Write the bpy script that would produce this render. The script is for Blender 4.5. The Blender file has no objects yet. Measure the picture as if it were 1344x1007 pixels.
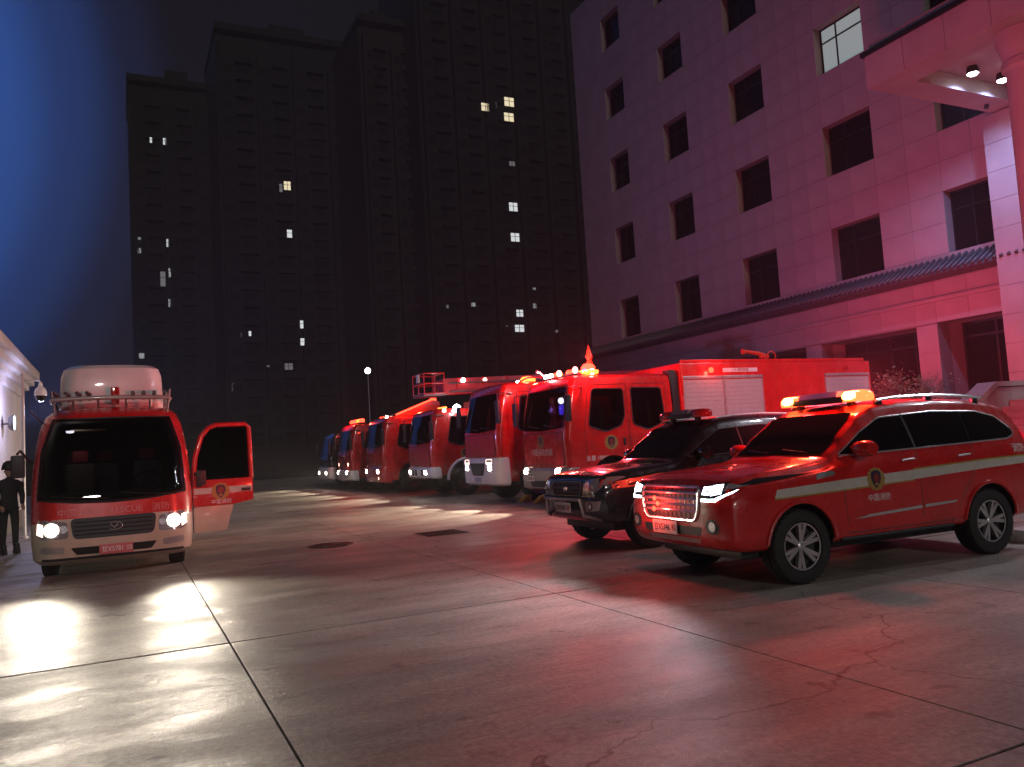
import bpy, bmesh, math, random
import numpy as np
from mathutils import Vector, Matrix
from mathutils.bvhtree import BVHTree
random.seed(7)
S = bpy.context.scene
COL = S.collection
R = math.radians

# ------------------------------------------------------------ camera
cam = bpy.data.cameras.new('camera')
camo = bpy.data.objects.new('camera', cam); COL.objects.link(camo)
cam.sensor_fit = 'HORIZONTAL'; cam.sensor_width = 36; cam.lens = 1060 / 1344 * 36
cam.clip_start = .05; cam.clip_end = 2000
RW = ((0.9011, -0.0210, 0.4332), (-0.4296, 0.0944, 0.8981), (-0.0597, -0.9953, 0.0761))
right = Vector((RW[0][0], RW[1][0], RW[2][0])).normalized()
fwd = Vector((RW[0][2], RW[1][2], RW[2][2])).normalized()
up = right.cross(fwd).normalized(); right = fwd.cross(up)
camo.matrix_world = Matrix(((right.x, up.x, -fwd.x, 0), (right.y, up.y, -fwd.y, 0), (right.z, up.z, -fwd.z, 1.6), (0, 0, 0, 1)))
S.camera = camo

# ------------------------------------------------------------ night sky
W = bpy.data.worlds.new('World'); S.world = W; W.use_nodes = True
nt = W.node_tree; N = nt.nodes; L = nt.links
for n in list(N): N.remove(n)
wo = N.new('ShaderNodeOutputWorld'); bg = N.new('ShaderNodeBackground'); L.new(bg.outputs[0], wo.inputs[0])
# dusk glow: blue towards the north-west, falling off smoothly with the angle from it
tc = N.new('ShaderNodeTexCoord')
dot = N.new('ShaderNodeVectorMath'); dot.operation = 'DOT_PRODUCT'
g = Vector((-.40, .86, .34)).normalized(); dot.inputs[1].default_value = g
L.new(tc.outputs['Generated'], dot.inputs[0])
ramp = N.new('ShaderNodeValToRGB'); L.new(dot.outputs['Value'], ramp.inputs[0])
ramp.color_ramp.interpolation = 'EASE'
e = ramp.color_ramp.elements
e[0].position = 0.0; e[0].color = (.0030, .0022, .0030, 1)
e[1].position = 1.0; e[1].color = (.024, .072, .29, 1)
for ps, cl in ((.72, (.0030, .0024, .0034, 1)), (.89, (.0036, .0034, .0065, 1)), (.912, (.0060, .0085, .026, 1)), (.934, (.011, .026, .095, 1)), (.955, (.018, .054, .205, 1))): x = e.new(ps); x.color = cl
L.new(ramp.outputs[0], bg.inputs[0]); bg.inputs[1].default_value = 1.5
# added sun lamp as soft fill, in place of yard lamps behind the camera
sd = bpy.data.lights.new('fill_sun', 'SUN'); sd.energy = .46; sd.angle = R(4); sd.color = (1, .90, .86)
so = bpy.data.objects.new('fill_sun', sd); COL.objects.link(so)
so.rotation_euler = Vector((.12, .90, -.30)).to_track_quat('-Z', 'Y').to_euler()
S.view_settings.view_transform = 'Standard'; S.view_settings.look = 'None'
S.view_settings.exposure = 0.0; S.view_settings.gamma = 1
S.cycles.use_denoising = True
try: S.cycles.denoiser = 'OPENIMAGEDENOISE'
except Exception: pass
S.cycles.sample_clamp_indirect = 4; S.cycles.sample_clamp_direct = 0
S.cycles.max_bounces = 6; S.cycles.caustics_reflective = False; S.cycles.caustics_refractive = False
S.cycles.blur_glossy = .3

# ------------------------------------------------------------ materials
MATS = {}
def mat(name, col, rough=.5, metal=0, coat=0, emit=None, es=0, var=0, vscale=6, bump=0, bscale=40, spec=.5, rvar=0, trans=0):
    if name in MATS: return MATS[name]
    m = bpy.data.materials.new(name); m.use_nodes = True; t = m.node_tree; b = t.nodes['Principled BSDF']
    b.inputs['Base Color'].default_value = (*col, 1); b.inputs['Roughness'].default_value = rough
    b.inputs['Metallic'].default_value = metal; b.inputs['Coat Weight'].default_value = coat
    b.inputs['Coat Roughness'].default_value = .06; b.inputs['Specular IOR Level'].default_value = spec
    b.inputs['Transmission Weight'].default_value = trans
    if emit:
        b.inputs['Emission Color'].default_value = (*emit, 1); b.inputs['Emission Strength'].default_value = es
    co = t.nodes.new('ShaderNodeTexCoord')
    if var:
        n = t.nodes.new('ShaderNodeTexNoise'); n.inputs['Scale'].default_value = vscale; n.inputs['Detail'].default_value = 6
        t.links.new(co.outputs['Object'], n.inputs['Vector'])
        mr = t.nodes.new('ShaderNodeMapRange'); mr.inputs[1].default_value = .25; mr.inputs[2].default_value = .75
        mr.inputs[3].default_value = 1 - var; mr.inputs[4].default_value = 1 + var * .5
        t.links.new(n.outputs[0], mr.inputs[0])
        mx = t.nodes.new('ShaderNodeVectorMath'); mx.operation = 'SCALE'; mx.inputs[0].default_value = col
        t.links.new(mr.outputs[0], mx.inputs['Scale']); t.links.new(mx.outputs[0], b.inputs['Base Color'])
    if rvar:
        n2 = t.nodes.new('ShaderNodeTexNoise'); n2.inputs['Scale'].default_value = vscale * 1.7; n2.inputs['Detail'].default_value = 5
        t.links.new(co.outputs['Object'], n2.inputs['Vector'])
        m2 = t.nodes.new('ShaderNodeMapRange'); m2.inputs[1].default_value = .3; m2.inputs[2].default_value = .7
        m2.inputs[3].default_value = max(0, rough - rvar); m2.inputs[4].default_value = min(1, rough + rvar)
        t.links.new(n2.outputs[0], m2.inputs[0]); t.links.new(m2.outputs[0], b.inputs['Roughness'])
    if bump:
        n3 = t.nodes.new('ShaderNodeTexNoise'); n3.inputs['Scale'].default_value = bscale; n3.inputs['Detail'].default_value = 4
        t.links.new(co.outputs['Object'], n3.inputs['Vector'])
        bp = t.nodes.new('ShaderNodeBump'); bp.inputs['Strength'].default_value = bump; bp.inputs['Distance'].default_value = .02
        t.links.new(n3.outputs[0], bp.inputs['Height']); t.links.new(bp.outputs[0], b.inputs['Normal'])
    MATS[name] = m
    if emit:
        try: m.cycles.emission_sampling = 'NONE' if es and name.startswith('glow') else 'AUTO'
        except Exception: pass
    return m

red = mat('fire_red_paint', (.56, .013, .012), .28, 0, .8, var=.18, vscale=3, rvar=.06)
redB = mat('pink_tinted_red', (.46, .022, .035), .38, 0, .4, var=.12, vscale=3)  # red with the pink light on a cab front put into its colour
black_paint = mat('black_paint', (.008, .008, .010), .22, 0, 1, var=.2, rvar=.08)
orange_paint = mat('orange_red_paint', (.55, .05, .012), .3, 0, .6, var=.1)
white_paint = mat('white_paint', (.72, .72, .72), .35, 0, .4, var=.12, vscale=4)
cream_paint = mat('beige_paint', (.52, .44, .33), .4, 0, .4, var=.15, vscale=4)
silver_paint = mat('silver_paint', (.38, .36, .35), .35, .3, .4, var=.15)
glass = mat('dark_glass', (.006, .006, .008), .04, 0, 0, spec=.32, rvar=.03, vscale=2)
chrome = mat('chrome', (.80, .80, .81), .22, .8)
alloy = mat('alloy', (.55, .54, .55), .35, .65, var=.2, vscale=9)
plastic = mat('black_plastic', (.012, .012, .013), .5, var=.3, vscale=20)
rubber = mat('tyre_rubber', (.013, .013, .013), .75, var=.35, vscale=15, bump=.3, bscale=60)
steel = mat('grey_steel', (.22, .22, .23), .4, .7, var=.25)
shutter_m = mat('aluminium_shutter', (.52, .52, .53), .4, .35, var=.12, vscale=8)
stripe_w = mat('reflective_white_tape', (.52, .49, .43), .45, var=.12, vscale=10)
stripe_y = mat('reflective_yellow_tape', (.36, .24, .05), .45, var=.12, vscale=10)
gold = mat('gold_emblem', (.36, .22, .06), .5, .2)
emred = mat('emblem_red', (.22, .02, .02), .5)
navy = mat('navy_emblem', (.015, .018, .05), .4)
def clear_glass():
    m = bpy.data.materials.new('clear_glass'); m.use_nodes = True; t = m.node_tree; n = t.nodes
    for q in list(n): n.remove(q)
    o = n.new('ShaderNodeOutputMaterial'); mx = n.new('ShaderNodeMixShader'); tr = n.new('ShaderNodeBsdfTransparent'); gl = n.new('ShaderNodeBsdfGlossy'); fr = n.new('ShaderNodeFresnel')
    tr.inputs[0].default_value = (.24, .245, .26, 1); gl.inputs['Roughness'].default_value = .03; gl.inputs[0].default_value = (.8, .8, .8, 1); fr.inputs['IOR'].default_value = 1.42
    t.links.new(fr.outputs[0], mx.inputs[0]); t.links.new(tr.outputs[0], mx.inputs[1]); t.links.new(gl.outputs[0], mx.inputs[2]); t.links.new(mx.outputs[0], o.inputs[0])
    return m
cglass = clear_glass()
seat_m = mat('grey_seat_cloth', (.10, .095, .10), .8, var=.3, vscale=12)
lining = mat('cab_lining', (.035, .033, .035), .7)
letter_w = mat('white_lettering', (.75, .73, .72), .5)
letter_k = mat('black_lettering', (.01, .01, .01), .5)
plate_w = mat('white_plate', (.70, .70, .68), .5, var=.1)
plate_r = mat('red_plate', (.5, .12, .12), .5, var=.1)
glow_w = mat('glow_headlamp', (.9, .9, .9), .2, emit=(1, .90, .74), es=32)
glow_led = mat('glow_led', (.9, .9, .9), .2, emit=(.80, .90, 1), es=11)
glow_red = mat('glow_red', (.6, .01, .01), .2, emit=(1, .035, .015), es=9)
glow_amber = mat('glow_amber', (.8, .3, .02), .2, emit=(1, .09, .015), es=9)
glow_core = mat('glow_core', (.9, .6, .2), .2, emit=(1, .42, .08), es=18)
glow_bar = mat('glow_bar', (.8, .1, .02), .2, emit=(1, .06, .015), es=8)
glow_blue = mat('glow_blue', (.02, .02, .6), .2, emit=(.12, .06, 1), es=5)
glow_white = mat('glow_strobe', (.9, .9, .9), .2, emit=(.95, .95, 1), es=22)
glow_dim = mat('glow_marker', (.9, .8, .7), .2, emit=(1, .65, .5), es=3)
clear = mat('clear_lens', (.30, .30, .31), .12, .4, .5)
redlens = mat('red_lens', (.35, .008, .008), .12, 0, .6)
lamp_in = mat('lamp_housing', (.05, .05, .055), .15, .6)

# ------------------------------------------------------------ helpers
def link(o, parent=None):
    COL.objects.link(o)
    if parent is not None: o.parent = parent
    return o
def tag(o, label=None, cat=None, group=None, kind=None):
    if label: o['label'] = label
    if cat: o['category'] = cat
    if group: o['group'] = group
    if kind: o['kind'] = kind
    return o
def empty(name, loc=(0, 0, 0), rz=0, label=None, cat=None, group=None, parent=None):
    o = bpy.data.objects.new(name, None); link(o, parent); o.location = loc; o.rotation_euler = (0, 0, rz)
    o.empty_display_size = .2
    return tag(o, label, cat, group)
def from_bm(name, bm, m, parent=None, smooth=False, angle=None):
    me = bpy.data.meshes.new(name); bm.to_mesh(me); bm.free()
    if isinstance(m, (list, tuple)):
        for q in m: me.materials.append(q)
    elif m: me.materials.append(m)
    if smooth:
        me.polygons.foreach_set('use_smooth', [True] * len(me.polygons))
        if angle is not None:
            try: me.set_sharp_from_angle(angle=R(angle))
            except Exception: pass
    o = bpy.data.objects.new(name, me); link(o, parent)
    return o
def add_box(bm, a, b, bev=0):
    x0, y0, z0 = (min(a[i], b[i]) for i in range(3)); x1, y1, z1 = (max(a[i], b[i]) for i in range(3))
    v = [bm.verts.new(p) for p in ((x0, y0, z0), (x1, y0, z0), (x1, y1, z0), (x0, y1, z0), (x0, y0, z1), (x1, y0, z1), (x1, y1, z1), (x0, y1, z1))]
    fs = [bm.faces.new([v[i] for i in q]) for q in ((3, 2, 1, 0), (4, 5, 6, 7), (0, 1, 5, 4), (1, 2, 6, 5), (2, 3, 7, 6), (3, 0, 4, 7))]
    if bev:
        es = list({e for f in fs for e in f.edges})
        bmesh.ops.bevel(bm, geom=es, offset=bev, segments=2, profile=.6, affect='EDGES')
def box(name, a, b, m, parent=None, bev=0):
    bm = bmesh.new(); add_box(bm, a, b, bev)
    return from_bm(name, bm, m, parent, smooth=bool(bev), angle=35)
def add_tube(bm, pts, r, seg=10, cap=True):
    pts = [Vector(p) for p in pts]; rings = []
    rs = r if isinstance(r, (list, tuple)) else [r] * len(pts)
    pu = None
    for i, p in enumerate(pts):
        d = (pts[min(i + 1, len(pts) - 1)] - pts[max(i - 1, 0)]).normalized()
        if pu is None:
            pu = Vector((0, 0, 1)) if abs(d.z) < .9 else Vector((1, 0, 0))
        a = d.cross(pu).normalized(); b = a.cross(d).normalized(); pu = b
        rings.append([bm.verts.new(p + a * math.cos(t) * rs[i] + b * math.sin(t) * rs[i]) for t in [2 * math.pi * k / seg for k in range(seg)]])
    for q0, q1 in zip(rings, rings[1:]):
        for k in range(seg): bm.faces.new((q0[k], q0[(k + 1) % seg], q1[(k + 1) % seg], q1[k]))
    if cap:
        bm.faces.new(list(reversed(rings[0]))); bm.faces.new(rings[-1])
def tube(name, pts, r, m, parent=None, seg=10):
    bm = bmesh.new(); add_tube(bm, pts, r, seg); bmesh.ops.recalc_face_normals(bm, faces=bm.faces)
    return from_bm(name, bm, m, parent, True, 40)
def add_prism(bm, poly, axis, a0, a1, bev=0):
    def P(u, v, a): return {'x': (a, u, v), 'y': (u, a, v), 'z': (u, v, a)}[axis]
    v0 = [bm.verts.new(P(u, v, a0)) for u, v in poly]; v1 = [bm.verts.new(P(u, v, a1)) for u, v in poly]
    n = len(poly); fs = [bm.faces.new(v0), bm.faces.new(list(reversed(v1)))]
    for i in range(n): fs.append(bm.faces.new((v0[i], v1[i], v1[(i + 1) % n], v0[(i + 1) % n])))
    bmesh.ops.recalc_face_normals(bm, faces=fs)
    if bev: bmesh.ops.bevel(bm, geom=list({e for f in fs for e in f.edges}), offset=bev, segments=2, profile=.6, affect='EDGES')
def prism(name, poly, axis, a0, a1, m, parent=None, bev=0):
    bm = bmesh.new(); add_prism(bm, poly, axis, a0, a1, bev)
    return from_bm(name, bm, m, parent, bool(bev), 35)
def add_lathe(bm, prof, center, axis, seg=28, cap=True):
    c = Vector(center); rings = []
    for r, h in prof:
        ring = []
        for k in range(seg):
            t = 2 * math.pi * k / seg; a, b = math.cos(t) * r, math.sin(t) * r
            ring.append(bm.verts.new(c + Vector({'x': (h, a, b), 'y': (a, h, b), 'z': (a, b, h)}[axis])))
        rings.append(ring)
    for q0, q1 in zip(rings, rings[1:]):
        for k in range(seg): bm.faces.new((q0[k], q0[(k + 1) % seg], q1[(k + 1) % seg], q1[k]))
    if cap and prof[0][0] > 1e-4: bm.faces.new(list(reversed(rings[0])))
    if cap and prof[-1][0] > 1e-4: bm.faces.new(rings[-1])
    bmesh.ops.remove_doubles(bm, verts=bm.verts, dist=1e-5)
    bmesh.ops.recalc_face_normals(bm, faces=bm.faces)
def lathe(name, prof, center, axis, m, parent=None, seg=28, angle=35):
    bm = bmesh.new(); add_lathe(bm, prof, center, axis, seg)
    return from_bm(name, bm, m, parent, True, angle)
def loft(name, secs, m, parent=None, closed=True, smooth=True, angle=40):
    bm = bmesh.new(); rings = [[bm.verts.new(p) for p in s] for s in secs]; n = len(secs[0])
    for q0, q1 in zip(rings, rings[1:]):
        for k in range(n): bm.faces.new((q0[k], q0[(k + 1) % n], q1[(k + 1) % n], q1[k]))
    bm.faces.new(list(reversed(rings[0]))); bm.faces.new(rings[-1])
    bmesh.ops.recalc_face_normals(bm, faces=bm.faces)
    return from_bm(name, bm, m, parent, smooth, angle)
def bake(o):
    """apply the modifiers of o"""
    dg = bpy.context.evaluated_depsgraph_get(); me = bpy.data.meshes.new_from_object(o.evaluated_get(dg), depsgraph=dg)
    o.modifiers.clear(); old = o.data; o.data = me; me.name = old.name
    return o
def cut(o, cutters):
    par = o.parent; o.parent = None
    for c in cutters:
        md = o.modifiers.new('b', 'BOOLEAN'); md.operation = 'DIFFERENCE'; md.object = c; md.solver = 'EXACT'
        try: md.material_mode = 'TRANSFER'
        except Exception: pass
    bpy.context.view_layer.update(); bake(o)
    for c in cutters: bpy.data.objects.remove(c)
    o.parent = par
    return o
def bvh_of(o):
    bm = bmesh.new(); bm.from_mesh(o.data); b = BVHTree.FromBMesh(bm); bm.free(); return b
PR = {'F': (lambda u, v: Vector((-9, u, v)), Vector((1, 0, 0))), 'B': (lambda u, v: Vector((19, u, v)), Vector((-1, 0, 0))),
      'L': (lambda u, v: Vector((u, -9, v)), Vector((0, 1, 0))), 'R': (lambda u, v: Vector((u, 9, v)), Vector((0, -1, 0))),
      'T': (lambda u, v: Vector((u, v, 12)), Vector((0, 0, -1)))}
def hit(bvh, pr, u, v, off):
    o, d = PR[pr]; loc, nor, i, dist = bvh.ray_cast(o(u, v), d)
    if loc is None:
        loc, nor, i, dist = bvh.find_nearest(o(u, v))
        if loc is None: return Vector((0, 0, 0))
    if nor.dot(d) > 0: nor = -nor
    return loc + nor * off
def patch(name, bvh, poly, pr, off, m, parent, step=.1):
    bm = bmesh.new(); bm.faces.new([bm.verts.new((u, v, 0)) for u, v in poly])
    for ax in (0, 1):
        lo = min(p[ax] for p in poly); hi = max(p[ax] for p in poly); k = max(1, int((hi - lo) / step))
        for i in range(1, k):
            co = [0, 0, 0]; co[ax] = lo + (hi - lo) * i / k; no = [0, 0, 0]; no[ax] = 1
            bmesh.ops.bisect_plane(bm, geom=bm.verts[:] + bm.edges[:] + bm.faces[:], dist=1e-5, plane_co=co, plane_no=no)
    for v in bm.verts: v.co = hit(bvh, pr, v.co.x, v.co.y, off)
    bm.normal_update(); d = PR[pr][1]
    s = sum(f.normal.dot(d) * f.calc_area() for f in bm.faces)
    if s > 0: bmesh.ops.reverse_faces(bm, faces=bm.faces)
    return from_bm(name, bm, m, parent, True)
def ctube(name, bvh, path, pr, r, m, parent, off=0, step=.1, seg=6):
    pts = []
    for (a, b), (c, d) in zip(path, path[1:]):
        n = max(1, int(math.hypot(c - a, d - b) / step))
        pts += [(a + (c - a) * i / n, b + (d - b) * i / n) for i in range(n)]
    pts.append(path[-1])
    return tube(name, [hit(bvh, pr, u, v, off) for u, v in pts], r, m, parent, seg)
def rpoly(pts, r, n=4):
    """round the corners of a polygon"""
    out = []; k = len(pts)
    for i in range(k):
        p = Vector(pts[i]); a = Vector(pts[i - 1]); b = Vector(pts[(i + 1) % k])
        da = (a - p); db = (b - p); ra = min(r, da.length * .45); rb = min(r, db.length * .45)
        p0 = p + da.normalized() * ra; p1 = p + db.normalized() * rb
        for j in range(n + 1):
            t = j / n; q = p0 * (1 - t) ** 2 + p * 2 * t * (1 - t) + p1 * t * t; out.append((q.x, q.y))
    return out
def disc(u, v, ru, rv=None, n=18, lobes=0, amp=0, a0=0, a1=2 * math.pi):
    rv = rv or ru; o = []
    for i in range(n):
        t = a0 + (a1 - a0) * i / n; s = 1 + amp * math.cos(lobes * t); o.append((u + math.cos(t) * ru * s, v + math.sin(t) * rv * s))
    return o
ROT = {'L': (R(90), 0, 0), 'F': (R(90), 0, R(-90)), 'R': (R(90), 0, R(180)), 'B': (R(90), 0, R(90))}
def text(name, body, size, m, parent, loc, face, ext=.002, sx=1):
    c = bpy.data.curves.new(name, 'FONT'); c.body = body; c.size = size; c.align_x = 'CENTER'; c.align_y = 'CENTER'
    c.extrude = ext; c.resolution_u = 3
    o = bpy.data.objects.new(name, c); COL.objects.link(o); bpy.context.view_layer.update()
    dg = bpy.context.evaluated_depsgraph_get(); me = bpy.data.meshes.new_from_object(o.evaluated_get(dg), depsgraph=dg)
    bpy.data.objects.remove(o)
    me.materials.clear(); me.materials.append(m)
    q = bpy.data.objects.new(name, me); link(q, parent); q.location = loc; q.rotation_euler = ROT[face]; q.scale = (sx, 1, 1)
    return q
def ctext(name, bvh, body, size, m, parent, face, u, v, off=.004, sx=1):
    """lettering wrapped on to the surface"""
    q = text(name, body, size, m, None, (0, 0, 0), face, 0, sx)
    me = q.data; s = {'L': 1, 'F': -1, 'R': -1, 'B': 1}[face]
    for w in me.vertices: w.co = hit(bvh, face, u + s * w.co.x * sx, v + w.co.y, off)
    q.rotation_euler = (0, 0, 0); q.scale = (1, 1, 1); q.parent = parent
    return q
def lamp(name, kind, loc, power, col, parent=None, radius=.08, aim=None, cone=70, blend=.5):
    l = bpy.data.lights.new(name, kind); l.energy = power; l.color = col; l.shadow_soft_size = radius
    o = bpy.data.objects.new(name, l); link(o, parent); o.location = loc
    if kind == 'SPOT':
        l.spot_size = R(cone); l.spot_blend = blend
        o.rotation_euler = Vector(aim).to_track_quat('-Z', 'Y').to_euler()
    return o
def emblem(bvh, pr, u, v, r, parent, eo=0):
    e = patch('emblem', bvh, disc(u, v, r, r * .95, 40, 12, .06), pr, eo + .004, gold, parent, .08)
    patch('emblem_shield', bvh, [(u + a * r, v + b * r) for a, b in ((-.5, .55), (-.2, .72), (.2, .72), (.5, .55), (.55, .1), (.38, -.35), (0, -.75), (-.38, -.35), (-.55, .1))], pr, eo + .007, navy, e, .08)
    patch('emblem_centre', bvh, disc(u, v + .12 * r, r * .34, r * .4, 14), pr, eo + .010, emred, e, .1)
    patch('emblem_star', bvh, disc(u, v - .40 * r, r * .2, r * .12, 10), pr, eo + .010, gold, e, .1)
    return e
# ============================================================ SETTING
def ground_mat():
    m = bpy.data.materials.new('worn_concrete'); m.use_nodes = True; t = m.node_tree; b = t.nodes['Principled BSDF']; nn = t.nodes; ll = t.links
    ge = nn.new('ShaderNodeNewGeometry')
    def noise(scale, detail=5, rough=.55, stretch=None):
        n = nn.new('ShaderNodeTexNoise'); n.inputs['Scale'].default_value = scale; n.inputs['Detail'].default_value = detail; n.inputs['Roughness'].default_value = rough
        if stretch:
            mp = nn.new('ShaderNodeMapping'); mp.inputs['Scale'].default_value = stretch; mp.inputs['Rotation'].default_value = (0, 0, .12); ll.new(ge.outputs['Position'], mp.inputs[0]); ll.new(mp.outputs[0], n.inputs['Vector'])
        else: ll.new(ge.outputs['Position'], n.inputs['Vector'])
        return n.outputs[0]
    def rng(src, a, b_, c, d):
        r = nn.new('ShaderNodeMapRange'); ll.new(src, r.inputs[0])
        for i, v in zip((1, 2, 3, 4), (a, b_, c, d)): r.inputs[i].default_value = v
        return r.outputs[0]
    def mul(p, q):
        x = nn.new('ShaderNodeMath'); x.operation = 'MULTIPLY'; ll.new(p, x.inputs[0]); ll.new(q, x.inputs[1]); return x.outputs[0]
    big = rng(noise(.33, 6, .6), .34, .66, .58, 1.18); streak = rng(noise(1.3, 8, .68, (.40, 1.9, 1)), .36, .64, .72, 1.14)
    fine = rng(noise(22, 8, .8), .34, .66, .56, 1.26); spot = rng(noise(3.1, 4, .6), .62, .70, 1, .55); scuff = rng(noise(4.5, 5, .7, (1, .35, 1)), .60, .72, 1, .70)
    vo = nn.new('ShaderNodeTexVoronoi'); vo.feature = 'DISTANCE_TO_EDGE'; vo.inputs['Scale'].default_value = .16
    wn = nn.new('ShaderNodeTexNoise'); wn.inputs['Scale'].default_value = 1.2; wn.inputs['Detail'].default_value = 7; ll.new(ge.outputs['Position'], wn.inputs['Vector'])
    wm = nn.new('ShaderNodeVectorMath'); wm.operation = 'MULTIPLY_ADD'; ll.new(wn.outputs['Color'], wm.inputs[0]); wm.inputs[1].default_value = (1.3, 1.3, 0); ll.new(ge.outputs['Position'], wm.inputs[2]); ll.new(wm.outputs[0], vo.inputs['Vector'])
    crack = rng(vo.outputs[0], .0008, .0022, .35, 1)
    f = mul(mul(mul(mul(mul(big, streak), fine), spot), scuff), crack)
    sc = nn.new('ShaderNodeVectorMath'); sc.operation = 'SCALE'; sc.inputs[0].default_value = (.40, .36, .31); ll.new(f, sc.inputs['Scale']); ll.new(sc.outputs[0], b.inputs['Base Color'])
    ll.new(rng(noise(.9, 7, .68, (.6, 1.5, 1)), .36, .64, .33, .58), b.inputs['Roughness'])
    b.inputs['Specular IOR Level'].default_value = .42
    bp = nn.new('ShaderNodeBump'); bp.inputs['Strength'].default_value = .9; bp.inputs['Distance'].default_value = .005
    ll.new(noise(120, 2, .6), bp.inputs['Height'])
    b2 = nn.new('ShaderNodeBump'); b2.inputs['Strength'].default_value = .45; b2.inputs['Distance'].default_value = .02
    ll.new(noise(6, 7, .7, (.6, 1.8, 1)), b2.inputs['Height']); ll.new(bp.outputs[0], b2.inputs['Normal']); ll.new(b2.outputs[0], b.inputs['Normal'])
    return m
concrete = ground_mat()
joint = mat('joint_filler', (.012, .011, .010), .85)
asphalt = mat('dark_yard', (.045, .042, .040), .7, var=.3, vscale=.4)
bm = bmesh.new(); add_box(bm, (-150, -80, -.5), (220, 330, -.06)); ground = tag(from_bm('ground', bm, joint), kind='structure')
XL = [-12.2, -8.95, -5.7, -2.45, .8, 4.1, 7.25, 10.5, 13.75, 17.0, 20.25, 23.5, 26.75]
YL = [-7.6, -2.5, 2.63, 7.75, 12.9, 18.0, 23.1, 28.2, 33.3, 38.4, 43.5, 48.6, 53.7, 58.8, 63.9, 69.0]
slabmesh = {}
for i in range(len(XL) - 1):
    for j in range(len(YL) - 1):
        w, d = round(XL[i + 1] - XL[i], 2), round(YL[j + 1] - YL[j], 2)
        wide = .016 if YL[j] in (7.75,) or YL[j + 1] in (7.75,) else .008
        if XL[i] < .7 and wide > .01: wide = .026
        if (w, d, wide) not in slabmesh:
            b_ = bmesh.new(); add_box(b_, (-w / 2 + .008, -d / 2 + wide, -.10), (w / 2 - .008, d / 2 - wide, 0))
            me = bpy.data.meshes.new('concrete_slab'); b_.to_mesh(me); b_.free(); me.materials.append(concrete); slabmesh[(w, d, wide)] = me
        o = bpy.data.objects.new('concrete_slab', slabmesh[(w, d, wide)]); link(o, ground)
        o.location = ((XL[i] + XL[i + 1]) / 2, (YL[j] + YL[j + 1]) / 2, 0)

# ---- manhole covers
iron = mat('cast_iron', (.035, .032, .03), .45, .6, var=.4, vscale=12, bump=.5, bscale=30)
mh = tag(lathe('manhole_cover', [(0, .002), (.40, .002), (.40, .012), (.36, .012), (.36, .008), (.05, .008), (.05, .012), (0, .012)], (3.3, 14.75, 0), 'z', iron), 'round dark iron manhole cover in the concrete yard', 'manhole cover')
for k in range(8):
    a = k * math.pi / 4; box('rib', (-.02, .1, .008), (.02, .32, .013), iron, mh); q = mh.children[-1]; q.location = (3.3, 14.75, 0); q.rotation_euler = (0, 0, a)
bm = bmesh.new(); add_box(bm, (-.42, -.42, .001), (.42, .42, .005)); dg_ = tag(from_bm('drain_grate', bm, iron), 'square dark iron drain grate in the concrete yard', 'drain grate'); dg_.location = (5.45, 14.8, 0)
for k in range(9): box('bar', (-.40, -.40 + k * .095, .005), (.40, -.36 + k * .095, .012), iron, dg_)

# ---- stone building on the right
stone = mat('pale_stone_cladding', (.33, .30, .285), .6, var=.16, vscale=1.1, bump=.12, bscale=30)
stone_r = mat('stone_reveal', (.20, .18, .17), .7, var=.15)
tilem = mat('grey_roof_tile', (.07, .07, .075), .55, var=.3)
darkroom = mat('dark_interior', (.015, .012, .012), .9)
frame_m = mat('dark_window_frame', (.02, .02, .021), .4, .4)
wglass = mat('window_glass', (.008, .007, .008), .22, spec=.1)
litglass = mat('lit_window_glass', (.3, .35, .34), .4, emit=(.46, .60, .57), es=.42)
SB = empty('stone_building', (25.5, 24, 0), 0, 'pale stone clad office block with rows of dark square windows', 'building')
SBo = Vector((25.5, 24, 0))
def sb(o): o.location = o.location - SBo; return o
cols = [(35.6, 37.4), (30.5, 32.4), (25.35, 27.45), (20.15, 22.4), (15.3, 17.6), (10.3, 12.4)]
rows = [(7.15, 9.25), (11.3, 13.3), (15.4, 17.35), (19.6, 21.4), (23.6, 25.5)]
gopen = [(15.9, 18.3, 2.0, 4.9), (19.1, 23.4, 2.0, 4.85), (24.2, 28.5, 2.0, 4.85), (29.2, 33.5, 2, 4.85), (34.2, 38.5, 2, 4.85), (9, 15, 2, 4.9)]
ops = [(a, b, c, d) for a, b in cols for c, d in rows] + gopen
def inside(y, z, lst): return any(a - .001 < y < b + .001 and c - .001 < z < d + .001 for a, b, c, d in lst)
def cuts(lo, hi, marks, step):
    ms = sorted({lo, hi, *marks}); out = []
    for a, b in zip(ms, ms[1:]):
        k = max(1, round((b - a) / step)); out += [a + (b - a) * i / k for i in range(k)]
    return out + [hi]
rects = []
ycu = cuts(7.0, 40.6, [v for c in cols for v in c], 1.15); zcu = cuts(6.95, 27.5, [v for c in rows for v in c], 1.0)
ycl = cuts(7.0, 40.6, [v for g_ in gopen for v in g_[:2]], 1.25); zcl = [0.0, 1.0, 2.0, 2.95, 3.9, 4.85, 4.9, 5.65, 6.3, 6.95]
for ys, zs in ((ycu, zcu), (ycl, zcl)):
    for a, b in zip(ys, ys[1:]):
        for c, d in zip(zs, zs[1:]):
            if not inside((a + b) / 2, (c + d) / 2, ops): rects.append((a, b, c, d))
bm = bmesh.new()
for a, b, c, d in rects: add_box(bm, (25.031, a, c), (25.62, b, d))
bmesh.ops.remove_doubles(bm, verts=bm.verts, dist=1e-4)
seen = {}
for f in bm.faces: seen.setdefault(tuple(sorted(v.index for v in f.verts)), []).append(f)
bm.verts.index_update(); seen = {}
for f in bm.faces: seen.setdefault(frozenset(v.index for v in f.verts), []).append(f)
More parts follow.
